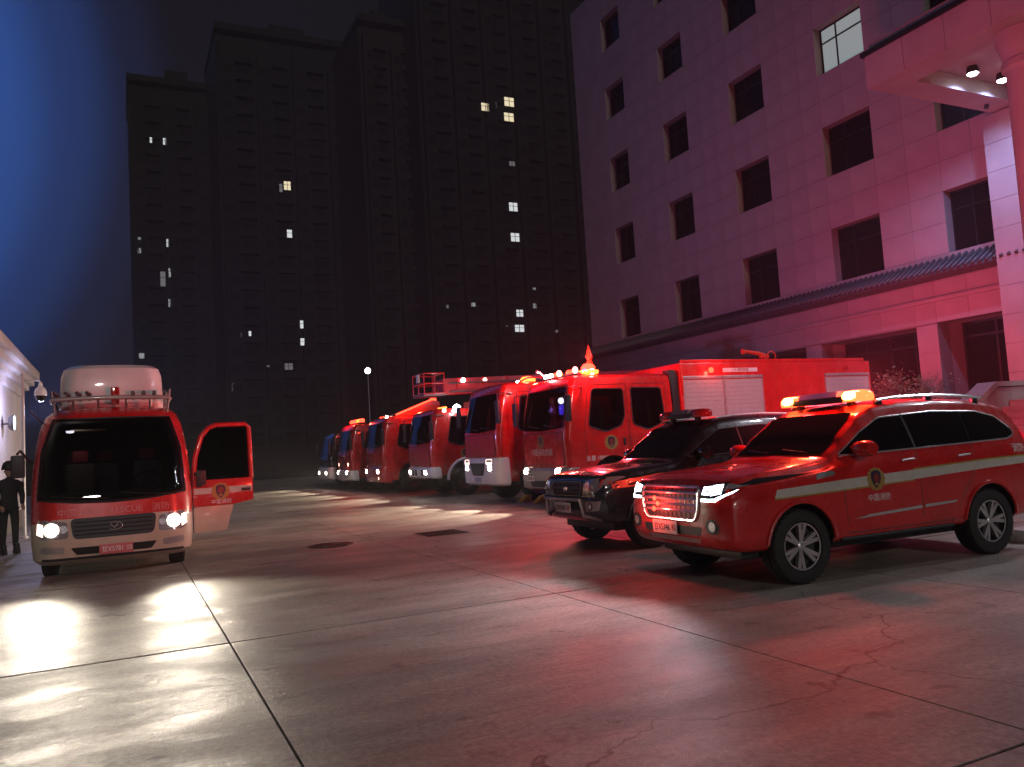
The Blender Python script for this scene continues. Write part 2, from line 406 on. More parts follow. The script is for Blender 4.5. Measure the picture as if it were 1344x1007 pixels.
bmesh.ops.delete(bm, geom=[f for l_ in seen.values() if len(l_) > 1 for f in l_], context='FACES_ONLY')
sb(from_bm('wall', bm, stone_r, SB))
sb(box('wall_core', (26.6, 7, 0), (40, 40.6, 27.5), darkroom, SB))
sb(box('side_wall', (25.64, 40.2, 0), (26.59, 40.6, 27.5), stone_r, SB))
def psize(r):
    a, b, c, d = r; D = math.hypot(25, (a + b) / 2); vis = (a + b) / 2 > 13.0 and (c + d) / 2 < 1.6 + D * .62 and (c > 4 or a < 19)
    return (b - a) * (d - c) / D ** 3 if vis else 0
rects = [r for r in rects if r[3] - r[2] > .2]
rects.sort(key=psize, reverse=True)
pm = {}
def add_panel(bm, w, h, x=0, y=0, z=0): add_box(bm, (x, y + .006, z + .006), (x + .03, y + w - .006, z + h - .006), .003)
for r in rects[:290]:
    w, h = round(r[1] - r[0], 3), round(r[3] - r[2], 3)
    if (w, h) not in pm:
        b_ = bmesh.new(); add_box(b_, (0, .005, .005), (.03, w - .005, h - .005)); me = bpy.data.meshes.new('stone_panel'); b_.to_mesh(me); b_.free(); me.materials.append(stone); pm[(w, h)] = me
    o = bpy.data.objects.new('stone_panel', pm[(w, h)]); link(o, SB); o.location = Vector((25.0 + random.uniform(0, .004), r[0], r[2])) - SBo
bm = bmesh.new()
for r in rects[290:]: add_box(bm, (25.0, r[0] + .005, r[2] + .005), (25.03, r[1] - .005, r[3] - .005))
sb(tag(from_bm('stone_panels', bm, stone, SB), kind='stuff'))
for ci, (a, b) in enumerate(cols):
    for ri, (c, d) in enumerate(rows):
        if ci == 5 or (ci == 4 and ri > 1) or (ri == 4 and ci > 1): 
            pass
        bm = bmesh.new(); t_ = .06
        add_box(bm, (25.36, a, c), (25.44, a + t_, d)); add_box(bm, (25.36, b - t_, c), (25.44, b, d))
        add_box(bm, (25.362, a + t_, c), (25.438, b - t_, c + t_)); add_box(bm, (25.362, a + t_, d - t_), (25.438, b - t_, d))
        mid = a + (b - a) * .66; zt_ = c + (d - c) * .7
        add_box(bm, (25.365, mid - .03, c + t_), (25.435, mid + .03, d - t_)); add_box(bm, (25.368, a + t_, zt_ - .03), (25.432, b - t_, zt_ + .03))
        fr = sb(from_bm('window', bm, frame_m, SB))
        p = box('pane', (25.395, a + .02, c + .02), (25.405, b - .02, d - .02), litglass if (ci, ri) == (3, 2) else wglass, fr)
# ground floor openings: recessed glazing with mullions
for i, (a, b, c, d) in enumerate(gopen):
    bm = bmesh.new(); k = max(2, round((b - a) / 1.1))
    for j in range(k + 1):
        y = a + (b - a) * j / k; y = min(max(y, a + .04), b - .04); add_box(bm, (26.3, y - .04, c), (26.4, y + .04, d))
    for z in (c + .04, d - .5, d - .04): add_box(bm, (26.305, a, z - .04), (26.395, b, z + .04))
    f_ = sb(from_bm('shopfront_frame', bm, frame_m, SB)); box('pane', (26.34, a + .02, c + .02), (26.36, b - .02, d - .02), wglass, f_)
    bm = bmesh.new(); add_box(bm, (25.63, a, d), (26.59, b, d + .1)); add_box(bm, (25.63, a - .1, c), (26.59, a, d + .1)); add_box(bm, (25.63, b, c), (26.59, b + .1, d + .1)); add_box(bm, (25.03, a, c - .1), (26.59, b, c - .001))
    sb(from_bm('reveal', bm, stone, SB))
# string course and tiled eave
sb(box('string_course', (24.86, 7, 5.60), (25.0, 40.7, 5.74), stone, SB, .02))
sb(prism('eave', [(25.03, 6.98), (25.03, 6.33), (24.30, 6.33), (24.22, 6.38), (24.22, 6.44)], 'y', 7, 40.9, tilem, SB))
tm = None; y = 14.4
bm = bmesh.new()
for sgn in range(7):
    t = math.pi * sgn / 6
    pass
add_tube(bm, [(24.16, 0, 6.46), (24.55, 0, 6.70), (25.02, 0, 7.02)], .055, 8); bmesh.ops.recalc_face_normals(bm, faces=bm.faces)
me = bpy.data.meshes.new('roof_tile'); bm.to_mesh(me); bm.free(); me.materials.append(tilem); me.polygons.foreach_set('use_smooth', [True] * len(me.polygons))
while y < 40.8:
    o = bpy.data.objects.new('roof_tile', me); link(o, SB); o.location = Vector((0, y, 0)) - SBo; y += .235
# pilaster beside the entrance
z = 0
PZ = [0, 1.0, 2.0] + [2 + .885 * i for i in range(1, 11)]
sb(box('pilaster', (24.23, 13.53, 0), (25.0, 15.47, 10.86), stone_r, SB))
for a, b in zip(PZ, PZ[1:]):
    bm = bmesh.new(); add_box(bm, (24.2, 13.5, a + .006), (24.229, 15.5, b - .006)); add_box(bm, (24.23, 15.471, a + .006), (24.999, 15.5, b - .006)); sb(from_bm('pilaster_panel', bm, stone, SB))

# ---- entrance canopy
CN = empty('entrance_canopy', (19.9, 11.3, 0), 0, 'stone clad entrance canopy with downlights carried on a round column', 'canopy'); CNo = Vector((19.9, 11.3, 0))
def cn(o): o.location = o.location - CNo; return o
cn(box('front_beam', (18.88, -2, 10.88), (19.75, 15.17, 11.98), stone, CN))
cn(box('end_beam', (19.752, 14.35, 10.885), (24.99, 15.17, 11.98), stone, CN))
cn(box('roof_slab', (18.95, -2, 11.99), (24.98, 15.1, 12.15), stone_r, CN))
cn(box('ceiling', (19.76, -2, 11.32), (24.97, 14.34, 11.5), stone, CN))
y = 15.19
while y > 0: 
    cn(box('fascia_panel', (18.85, y - 1.19, 10.9), (18.879, y - .006, 11.8), stone, CN)); y -= 1.2
for k in range(5): cn(box('fascia_panel', (18.86 + k * 1.22, 15.171, 10.9), (20.07 + k * 1.22, 15.2, 11.8), stone, CN))
cn(box('coping', (18.78, -2, 11.81), (18.95, 15.28, 11.93), frame_m, CN)); cn(box('coping', (18.951, 15.11, 11.812), (24.97, 15.28, 11.928), frame_m, CN))
cn(lathe('column', [(.56, 0), (.56, .4), (.50, .42), (.48, 9.9), (.50, 9.95), (.56, 10.0), (.56, 10.15), (.50, 10.2), (.62, 10.6), (.66, 10.87)], (19.95, 11.5, 0), 'z', stone, CN, 40))
for k, (lx, ly) in enumerate(((21.45, 13.85), (22.75, 13.85), (20.65, 9.6), (21.9, 9.6), (20.65, 5.6), (21.9, 5.6), (20.65, 1.6))):
    d_ = cn(lathe('downlight', [(.13, 0), (.15, -.08), (.16, -.20), (.13, -.20), (.12, -.12)], (lx, ly, 11.32), 'z', plastic, CN, 20))
    lathe('lens', [(.14, -.19), (.145, -.205), (.10, -.24), (0, -.255)], (lx, ly, 11.315), 'z', glow_white, d_, 18)
    cn(lamp('downlight_beam', 'SPOT', (lx, ly, 11.0), 900 if k < 2 else 700, (.40, .46, 1) if k < 2 else (.86, .88, 1), CN, .1, (.0, .5, -1) if k < 2 else (-.6, .2, -1), 125, .9))
cn(lathe('dome_sensor', [(.06, 0), (.07, -.08), (.04, -.13), (0, -.14)], (23.4, 14.8, 10.885), 'z', plastic, CN, 16))

# ---- entrance steps and cheek wall
granite = mat('granite_steps', (.33, .29, .28), .55, var=.2, vscale=3)
ST = empty('entrance_steps', (17.2, 8, 0), 0, 'broad stone entrance steps beside the red lit doorway', 'steps'); STo = Vector((17.2, 8, 0))
for k in range(12):
    o = box('step', (17.2 + k * .3, 2, 0 if k == 0 else .166 * k - .02), (17.2 + (k + 1) * .3 + .02, 13.2, .166 * (k + 1)), granite, ST, .008); o.location -= STo
o = box('landing', (20.83, 2, 1.6), (24.98, 13.2, 1.996), granite, ST); o.location -= STo
CW = tag(prism('cheek_wall', [(16.7, 0), (16.7, .55), (17.3, .75), (20.1, 2.33), (24.97, 2.33), (24.97, 0)], 'y', 13.22, 13.62, stone_r), 'sloping stone cheek wall along the entrance steps', 'wall')
prism('coping', [(16.62, .56), (17.28, .78), (20.08, 2.36), (24.96, 2.36), (24.96, 2.48), (20.02, 2.48), (17.2, .90), (16.62, .68)], 'y', 13.16, 13.68, stone_r, CW)
KB = tag(box('kerb', (10.1, 6.45, 0), (16.4, 6.75, .16), white_paint, None, .02), 'low white painted kerb behind the red four wheel drive', 'kerb')

# ---- shrub by the ground floor window
leafm = [mat('leaf_a', (.06, .075, .03), .5), mat('leaf_b', (.09, .085, .045), .5)]
barkm = mat('bark', (.06, .045, .035), .85)
SH = empty('shrub', (22.9, 18.2, 0), 0, 'twiggy leafy shrub in front of the ground floor window', 'shrub')
bm = bmesh.new(); tips = []
rs = random.Random(3)
def twig(p, d, ln, r, lvl):
    q = p + d * ln; add_tube(bm, [p, (p + q) / 2 + Vector((rs.uniform(-.04, .04), rs.uniform(-.04, .04), 0)), q], [r, r * .8, r * .55], 5)
    if lvl == 0: tips.append((p, q)); return
    for k in range(rs.choice((3, 4))):
        nd = (d + Vector((rs.uniform(-.75, .75), rs.uniform(-.75, .75), rs.uniform(-.15, .6)))).normalized(); twig(p + d * ln * rs.uniform(.55, 1), nd, ln * rs.uniform(.6, .8), r * .55, lvl - 1)
for k in range(5):
    a = k * 1.26; twig(Vector((math.cos(a) * .12, math.sin(a) * .12, 0)), Vector((math.cos(a) * .28, math.sin(a) * .28, 1)).normalized(), 1.45, .035, 3)
bmesh.ops.recalc_face_normals(bm, faces=bm.faces); from_bm('branches', bm, barkm, SH, True)
bm = bmesh.new()
for p, q in tips:
    for k in range(9):
        c = p.lerp(q, rs.uniform(.1, 1.1)) + Vector((rs.uniform(-.12, .12), rs.uniform(-.12, .12), rs.uniform(-.1, .1))); d = Vector((rs.uniform(-1, 1), rs.uniform(-1, 1), rs.uniform(-.4, .8))).normalized(); s = d.orthogonal().normalized() * .025
        f = bm.faces.new([bm.verts.new(v) for v in (c, c + d * .045 + s, c + d * .10, c + d * .045 - s)]); f.material_index = rs.randint(0, 1)
tag(from_bm('leaves', bm, leafm, SH), kind='stuff')

# ---- apartment towers behind
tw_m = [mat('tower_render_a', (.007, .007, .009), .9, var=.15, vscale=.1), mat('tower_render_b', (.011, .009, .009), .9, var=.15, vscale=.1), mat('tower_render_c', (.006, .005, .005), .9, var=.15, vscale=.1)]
tw_win = mat('tower_dark_window', (.004, .004, .005), .6, spec=.1)
lit_w = mat('glow_flat_white', (.5, .5, .5), .5, emit=(.85, .90, .92), es=.75); lit_y = mat('glow_flat_warm', (.5, .5, .4), .5, emit=(1, .86, .55), es=.85); lit_d = mat('glow_flat_dim', (.3, .3, .3), .5, emit=(.55, .55, .62), es=.16)
def tower(x0, x1, y0, h, m, lit, label, depth=18, steps=()):
    T = empty('apartment_tower', ((x0 + x1) / 2, y0, 0), 0, label, 'tower', 'apartment towers behind the yard'); o0 = Vector(((x0 + x1) / 2, y0, 0))
    def mv(o): o.location = o.location - o0; return o
    bm = bmesh.new(); add_box(bm, (x0, y0, 0), (x1, y0 + depth, h)); mv(from_bm('tower_block', bm, m, T))
    bm = bmesh.new(); nb = max(2, round((x1 - x0) / 5.5)); bw = (x1 - x0) / nb
    for k in range(nb):
        a = x0 + k * bw; add_box(bm, (a + .5, y0 - 1.1, 0), (a + bw * .45, y0 - .003, h - 2 - (k % 2) * 2))
    mv(from_bm('bay_fronts', bm, m, T))
    bm = bmesh.new(); nf = int(h / 2.95)
    for f in range(nf):
        z = f * 2.95
        for k in range(nb):
            a = x0 + k * bw; add_box(bm, (a + bw * .5, y0 - .9, z), (a + bw - .25, y0 - .004, z + .14)); add_box(bm, (a + bw * .5, y0 - .9, z + .141), (a + bw - .25, y0 - .82, z + 1.0))
    mv(tag(from_bm('balconies', bm, m, T), kind='stuff'))
    bm = bmesh.new()
    for f in range(nf - 1):
        z = f * 2.95
        for k in range(nb):
            a = x0 + k * bw; add_box(bm, (a + .9, y0 - 1.112, z + .9), (a + bw * .4, y0 - 1.098, z + 2.3)); add_box(bm, (a + bw * .55, y0 - .02, z + .3), (a + bw - .6, y0 - .005, z + 2.4))
    mv(tag(from_bm('dark_windows', bm, tw_win, T), kind='stuff'))
    mv(box('roof_parapet', (x0 - .2, y0 - 1.3, h), (x1 + .2, y0 + depth, h + 1.1), m, T)); mv(box('lift_house', (x0 + (x1 - x0) * .4, y0 + 4, h + 1.1), (x0 + (x1 - x0) * .65, y0 + 10, h + 5), m, T))
    for (x, z, w, hh, c) in lit:
        s_ = y0 - 1.13; bm = bmesh.new(); t_ = .06
        add_box(bm, (x - w / 2 - t_, s_ - .05, z - hh / 2 - t_), (x + w / 2 + t_, s_ + .14, z - hh / 2)); add_box(bm, (x - w / 2 - t_, s_ - .05, z + hh / 2), (x + w / 2 + t_, s_ + .14, z + hh / 2 + t_))
        add_box(bm, (x - w / 2 - t_, s_ - .05, z - hh / 2), (x - w / 2, s_ + .14, z + hh / 2)); add_box(bm, (x + w / 2, s_ - .05, z - hh / 2), (x + w / 2 + t_, s_ + .14, z + hh / 2))
        if w > .9: add_box(bm, (x - .04, s_ - .045, z - hh / 2), (x + .04, s_ + .02, z + hh / 2))
        if hh > .9: add_box(bm, (x - w / 2, s_ - .04, z + hh * .1 - .03), (x + w / 2, s_ + .02, z + hh * .1 + .03))
        wf = mv(from_bm('window', bm, frame_m, T)); box('pane', (x - w / 2, s_ + .03, z - hh / 2), (x + w / 2, s_ + .05, z + hh / 2), {'w': lit_w, 'y': lit_y, 'd': lit_d}[c], wf)
L1 = [(5.17, 58.5, .35, 1, 'w'), (7.37, 58.5, .5, 1.25, 'w'), (2.95, 40.7, .5, .8, 'w'), (2.91, 38.7, .5, .9, 'w'), (7.41, 40.3, .35, 1.4, 'w'), (6.5, 33.9, .8, 2.6, 'd'), (7.6, 35.05, .35, 1.6, 'w'), (7.5, 29.7, .35, 1.35, 'w'), (2.85, 20.5, .8, .9, 'w'), (15.7, 63.5, .8, .8, 'd')]
L2 = [(25.46, 47.27, 1.1, 1.5, 'y'), (24.4, 46.8, .5, 1.4, 'd'), (25.52, 39.05, .82, 1.37, 'w'), (26.93, 23.73, .54, 1.34, 'w'), (26.94, 20.8, .67, 1.2, 'w'), (35.6, 36.2, .97, .83, 'w'), (37.7, 36.3, .7, 1.39, 'w'), (37.9, 42.25, .3, 1.4, 'd'), (36.1, 60.2, .35, .5, 'd'), (17.05, 21.9, .5, .7, 'd'), (18.6, 22.15, .4, .8, 'w'), (24.55, 16.7, 1.3, 1.06, 'd'), (21.27, 16.8, .4, .3, 'd'), (15.85, 13.5, .6, 1.3, 'd')]
L4 = [(52.26, 54.9, 1.4, 1.3, 'y'), (54.15, 55.5, .4, 1.05, 'd'), (56.5, 56.3, 1.7, 1.5, 'y'), (56.3, 53.76, 1.7, 1.4, 'y'), (56.35, 46.15, 1, .77, 'd'), (56.1, 39.1, 1.5, 1.4, 'w'), (56.1, 34.2, 1.5, 1.37, 'w'), (58.9, 25.7, .62, 1.1, 'w'), (58.8, 23.2, .62, 1, 'w'), (56.1, 22.1, 1.2, 1.1, 'w'), (55.9, 19.7, 1.6, 1.1, 'w'), (53.67, 19.6, .36, .97, 'w'), (48.3, 23.3, .72, .6, 'w'), (44, 22.9, .5, .5, 'd'), (62.5, 19.3, .5, .4, 'd')]
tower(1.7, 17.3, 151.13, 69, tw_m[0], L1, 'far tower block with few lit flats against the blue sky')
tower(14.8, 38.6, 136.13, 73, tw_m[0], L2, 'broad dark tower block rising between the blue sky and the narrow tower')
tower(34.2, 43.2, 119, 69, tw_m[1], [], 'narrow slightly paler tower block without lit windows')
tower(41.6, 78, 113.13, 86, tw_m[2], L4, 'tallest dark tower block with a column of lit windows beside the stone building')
tower(-78, -31, 142, 84, tw_m[0], [], 'unseen wide dark tower block added to darken windscreen reflections')  # out of view, added so windscreens reflect dark instead of blue sky
PW = tag(box('perimeter_wall', (-60, 76, 0), (90, 76.4, 2.6), mat('dark_wall', (.012, .010, .010), .8, var=.3, vscale=.5)), 'long dark perimeter wall behind the yard', 'wall')
k = -60
while k < 90: box('wall_pier', (k, 75.8, 0), (k + .5, 76.0, 2.8), MATS['dark_wall'], PW); k += 6
box('wall_cap', (-60, 75.9, 2.6), (90, 76.5, 2.72), MATS['dark_wall'], PW)

# ---- gatehouse on the left
GH = empty('gatehouse', (-3, 20, 0), 0, 'pale rendered gatehouse with stepped cornice at the yard edge', 'building'); GHo = Vector((-3, 20, 0))
gh_m = mat('pale_render', (.55, .52, .54), .7, var=.12, vscale=1.5)
def gh(o): o.location = o.location - GHo; return o
gh(box('wall', (-11, 15, 0), (-3, 30.2, 4.3), gh_m, GH)); gh(box('plinth', (-11, 14.95, 0), (-2.92, 30.28, .5), stone_r, GH, .02))
for k, (o_, a, b) in enumerate(((.10, 4.05, 4.3), (.22, 4.3, 4.46), (.36, 4.46, 4.66), (.50, 4.66, 4.92))): gh(box('cornice', (-11.3, 15 - o_, a + .001), (-3 + o_, 30.2 + o_, b), gh_m, GH, .02))
for yy in (17, 20, 23): gh(box('pilaster', (-2.999, yy, .5), (-2.88, yy + .5, 4.04), gh_m, GH, .01))
WL = empty('wall_floodlight', (-2.99, 25.7, 3.0), 0, 'round glaring blue white floodlight fixed to the gatehouse wall', 'floodlight')
tube('bracket', [(0, 0, 0), (.12, 0, 0), (.18, 0, .02)], .03, steel, WL); lathe('housing', [(0, .14), (.16, .15), (.21, .22), (.21, .28)], (0, 0, .02), 'x', steel, WL, 24)
lathe('lens', [(0, .275), (.19, .275), (.19, .285), (.1, .30), (0, .305)], (0, 0, .02), 'x', mat('glow_flood', (.8, .85, .9), .2, emit=(.62, .78, 1), es=9), WL, 24)
lamp('flood_beam', 'SPOT', (.36, 0, .02), 4200, (.30, .30, 1), WL, .18, (1, -.15, .60), 96, 1)
lamp('flood_spill', 'POINT', (.95, -.3, .3), 110, (.62, .62, 1), WL, .15)
# ---- camera pole
CP = empty('camera_pole', (-2.34, 24, 0), 0, 'slim pale pole with a hanging dome security camera beside the gatehouse', 'camera pole')
polem = mat('pale_pole', (.55, .55, .56), .4, .2)
lathe('pole', [(.09, 0), (.09, .04), (.045, .06), (.04, 4.12), (.05, 4.13), (.05, 4.17), (0, 4.18)], (0, 0, 0), 'z', polem, CP, 16); tube('arm', [(0, 0, 4.0), (.38, 0, 4.0), (.40, 0, 3.93)], .022, polem, CP)
d_ = lathe('dome_camera', [(.03, 3.95), (.05, 3.90), (.05, 3.84), (.10, 3.80), (.14, 3.72), (.15, 3.62), (.13, 3.60)], (.40, 0, 0), 'z', white_paint, CP, 20); lathe('dome', [(.12, 3.60), (.12, 3.54), (.08, 3.47), (0, 3.44)], (.40, 0, 0), 'z', glass, d_, 20)
# ---- street lamp far back
SL = empty('street_lamp', (16.8, 60, 0), 0, 'tall lamp post with a glowing white globe behind the fire engines', 'street lamp')
lathe('post', [(.12, 0), (.12, .5), (.06, .6), (.045, 7.6), (.1, 7.65), (.1, 7.7)], (0, 0, 0), 'z', steel, SL, 14); lathe('globe', [(0, 7.7), (.1, 7.71), (.2, 7.82), (.22, 7.92), (.18, 8.05), (.08, 8.13), (0, 8.14)], (0, 0, 0), 'z', mat('glow_globe', (.9, .9, .9), .3, emit=(1, .96, .85), es=14), SL, 20)
lamp('globe_light', 'POINT', (0, 0, 7.92), 90, (1, .95, .85), SL, .24)

# ---- unseen lit office block, added behind the camera for reflections in glass and paint
rb = empty('added_office_block', (6, -64, 0), 0, 'unseen office block with lit windows added for reflections in glass and paint', 'building'); rbo = Vector((6, -64, 0))
o = box('wall', (-24, -74, 0), (36, -64.1, 12.5), MATS['pale_render'], rb); o.location -= rbo
lit_b = mat('glow_added_window', (.6, .6, .6), .5, emit=(.95, .93, 1), es=5)
rs2 = random.Random(11)
for fl in range(3):
    for k in range(18):
        if rs2.random() < .42:
            x_ = -22 + k * 3.2; z_ = 2 + fl * 3.6
            o = box('window', (x_ - .06, -64.098, z_ - .06), (x_ + 1.56, -64.05, z_ + 1.46), frame_m, rb); o.location -= rbo
            box('pane', (x_, -64.049, z_), (x_ + 1.5, -64.03, z_ + 1.4), lit_b, o)
# ============================================================ VEHICLES (local: nose at x=0 pointing to -x, left side at -y)
def wheel_meshes(key, r, w, rr, style, spokes=6):
    """tyre and rim meshes lying on the y axis, outer face towards -y"""
    bm = bmesh.new(); h = w / 2
    add_lathe(bm, [(rr, -h * .80), (rr + .015, -h * .97), (r * .86, -h), (r * .96, -h * .88), (r, -h * .62), (r, -h * .2), (r - .012, -h * .18), (r - .012, -h * .1), (r, -h * .08), (r, h * .62), (r * .96, h * .88), (r * .86, h), (rr, h * .8)], (0, 0, 0), 'y', 44, False)
    for k in range(30):
        a = 2 * math.pi * k / 30; c, s = math.cos(a), math.sin(a); q = len(bm.verts)
        vs = []
        for (dr, dy, da) in ((-.014, -h * .9, -.03), (.0, -h * .80, -.03), (.002, -h * .3, .03), (-.01, -h * .3, .03)):
            a2 = a + da; vs.append((math.cos(a2) * (r + dr), dy, math.sin(a2) * (r + dr)))
        a0 = [bm.verts.new(v) for v in vs]
        a1 = [bm.verts.new((v[0] * math.cos(.06) - v[2] * math.sin(.06), v[1], v[0] * math.sin(.06) + v[2] * math.cos(.06))) for v in vs]
        bm.faces.new(a0); bm.faces.new(list(reversed(a1)))
        for i in range(4): bm.faces.new((a0[i], a1[i], a1[(i + 1) % 4], a0[(i + 1) % 4]))
    bmesh.ops.recalc_face_normals(bm, faces=bm.faces)
    mt = bpy.data.meshes.new('wheel'); bm.to_mesh(mt); bm.free(); mt.materials.append(rubber); mt.polygons.foreach_set('use_smooth', [True] * len(mt.polygons)); mt.set_sharp_from_angle(angle=R(35))
    bm = bmesh.new()
    add_lathe(bm, [(rr * .99, -h * .86), (rr * .93, -h * .84), (rr * .90, -h * .3), (rr * .5, -h * .1), (0, -h * .1)], (0, 0, 0), 'y', 40, False)
    for f in bm.faces:
        if f.calc_center_median().y > -h * .78: f.material_index = 1
    if style == 'alloy':
        for k in range(spokes):
            a = 2 * math.pi * k / spokes + .2
            for da in (-.10, .10):
                pts = []
                c0 = Vector((math.cos(a + da * .4) * rr * .16, -h * .66, math.sin(a + da * .4) * rr * .16)); c1 = Vector((math.cos(a + da * 1.5) * rr * .93, -h * .80, math.sin(a + da * 1.5) * rr * .93))
                t = (c1 - c0).cross(Vector((0, 1, 0))).normalized()
                w0, w1 = rr * .075, rr * .085
                v = [bm.verts.new(p) for p in (c0 - t * w0, c0 + t * w0, c1 + t * w1, c1 - t * w1)]; v2 = [bm.verts.new(p.co + Vector((0, h * .35, 0))) for p in v]
                bm.faces.new(v); bm.faces.new(list(reversed(v2)))
                for i in range(4): bm.faces.new((v[i], v2[i], v2[(i + 1) % 4], v[(i + 1) % 4]))
        add_lathe(bm, [(rr * .2, -h * .5), (rr * .2, -h * .72), (rr * .14, -h * .8), (0, -h * .82)], (0, 0, 0), 'y', 20)
    else:
        for k in range(8):
            a = 2 * math.pi * k / 8; add_lathe(bm, [(rr * .09, -h * .3), (rr * .09, -h * .36), (0, -h * .37)], (math.cos(a) * rr * .55, 0, math.sin(a) * rr * .55), 'y', 8)
        add_lathe(bm, [(rr * .38, -h * .2), (rr * .36, -h * .7), (rr * .2, -h * .8), (0, -h * .82)], (0, 0, 0), 'y', 20)
    bmesh.ops.recalc_face_normals(bm, faces=bm.faces)
    mr = bpy.data.meshes.new('rim'); bm.to_mesh(mr); bm.free(); mr.materials.append(alloy if style == 'alloy' else steel); mr.materials.append(plastic if style == 'alloy' else steel); mr.polygons.foreach_set('use_smooth', [True] * len(mr.polygons)); mr.set_sharp_from_angle(angle=R(35))
    return mt, mr
WH = {}
def wheel(parent, x, y, r, w, rr, style='alloy', steer=0):
    k = (r, w, rr, style)
    if k not in WH: WH[k] = wheel_meshes(k, *k)
    o = bpy.data.objects.new('wheel', WH[k][0]); link(o, parent); o.location = (x, y, r); o.rotation_euler = (0, random.uniform(0, 1) if y < 0 else 0, (0 if y < 0 else math.pi) + steer)
    q = bpy.data.objects.new('rim', WH[k][1]); link(q, o)
    return o
def cutter(x, y0, y1, z, r, m):
    bm = bmesh.new(); add_lathe(bm, [(0, y0), (r, y0), (r, y1), (0, y1)], (x, 0, z), 'y', 40); return from_bm('cutter', bm, m)
def interp(keys, xs):
    k = np.array(keys, float); return np.array([[np.interp(x, k[:, 0], k[:, i]) for i in range(1, k.shape[1])] for x in xs])
def plate(parent, x, y, z, m, lt, s, pfx='甘X', sfx='应急', tilt=0):
    p = box('number_plate', (x - .012, y - .225, z - .072), (x, y + .225, z + .072), m, parent, .006)
    text('plate_digits', pfx + s, .10, lt, p, (x - .014, y + .045, z - .004), 'F', .001, .80); text('plate_suffix', sfx, .08, MATS['red_lettering'] if m is plate_w else lt, p, (x - .014, y - .178, z - .002), 'F', .001, .5)
    return p
mat('red_lettering', (.5, .02, .02), .5)

def suv_body(keys, m, parent, wheels, rw):
    xs = sorted({k[0] for k in keys} | set(np.linspace(keys[0][0], keys[-1][0], 52).round(3)))
    P = interp(keys, xs); secs = []
    # light smoothing along the length keeps the silhouette soft
    Q = P.copy()
    for _ in range(2):
        Q[1:-1] = .25 * Q[:-2] + .5 * Q[1:-1] + .25 * Q[2:]
    for x, (zb, zs, zt, wb, ws, wt, rr) in zip(xs, Q):
        h = [(wb * .55, zb), (wb * .92, zb + .005), (wb, zb + .05), (wb + (ws - wb) * .55, zb + (zs - zb) * .3), (ws - .004, zb + (zs - zb) * .55), (ws, zb + (zs - zb) * .78), (ws - .006, zb + (zs - zb) * .93), (ws - .03, zs)]
        y1, z1 = wt, max(zt - rr, zs + .004); y0, z0 = ws - .03, zs
        for f in (.25, .5, .75): h.append((y0 + (y1 - y0) * f + .012 * math.sin(f * math.pi), z0 + (z1 - z0) * f))
        for a in (0, .35, .7, 1): h.append((y1 - rr * (1 - math.cos(a * math.pi / 2)) * 1.1, z1 + (zt - z1) * math.sin(a * math.pi / 2)))
        yl = h[-1][0]
        h += [(yl * .66, zt + .014), (yl * .33, zt + .022)]
        secs.append([(x, -y, z) for y, z in h] + [(x, 0, zt + .025)] + [(x, y, z) for y, z in reversed(h)] + [(x, 0, zb)])
    o = loft('body', secs, m, parent, angle=50)
    sub = o.modifiers.new('s', 'SUBSURF'); sub.levels = 1; sub.render_levels = 1; bpy.context.view_layer.update(); bake(o)
    cs = []
    for wx in wheels:
        for s in (-1, 1): cs.append(cutter(wx, min(s * .55, s * 1.3), max(s * .55, s * 1.3), .39, rw, plastic))
    cut(o, cs); o.data.set_sharp_from_angle(angle=R(38))
    o.data.polygons.foreach_set('use_smooth', [True] * len(o.data.polygons)); o.data.set_sharp_from_angle(angle=R(42))
    return o

SUVK0 = [(0.00, .52, .82, .98, .70, .74, .66, .05), (.04, .46, .86, 1.05, .83, .86, .78, .06), (.12, .41, .92, 1.10, .89, .92, .83, .07), (.25, .37, .98, 1.135, .925, .945, .86, .08),
        (.5, .36, 1.04, 1.165, .94, .955, .88, .09), (.95, .36, 1.09, 1.20, .95, .963, .87, .09), (1.40, .36, 1.13, 1.235, .95, .965, .85, .08), (1.52, .36, 1.15, 1.27, .95, .965, .83, .06),
        (1.75, .36, 1.17, 1.45, .95, .965, .79, .06), (2.05, .36, 1.19, 1.655, .95, .965, .745, .07), (2.3, .36, 1.20, 1.77, .95, .965, .73, .09), (2.7, .36, 1.21, 1.815, .95, .965, .725, .1),
        (3.3, .36, 1.22, 1.825, .95, .965, .72, .1), (3.9, .36, 1.23, 1.80, .95, .962, .71, .1), (4.35, .37, 1.24, 1.745, .94, .955, .69, .1), (4.6, .39, 1.24, 1.69, .93, .945, .68, .09), (4.74, .41, 1.23, 1.55, .92, .94, .69, .07),
        (4.86, .46, 1.12, 1.24, .89, .91, .74, .06), (4.92, .54, .95, 1.04, .78, .80, .70, .05)]
SUVK = [(k[0], k[1], k[2], k[3] + (.035 if 2.0 < k[0] < 4.8 else .0), *k[4:]) for k in SUVK0]
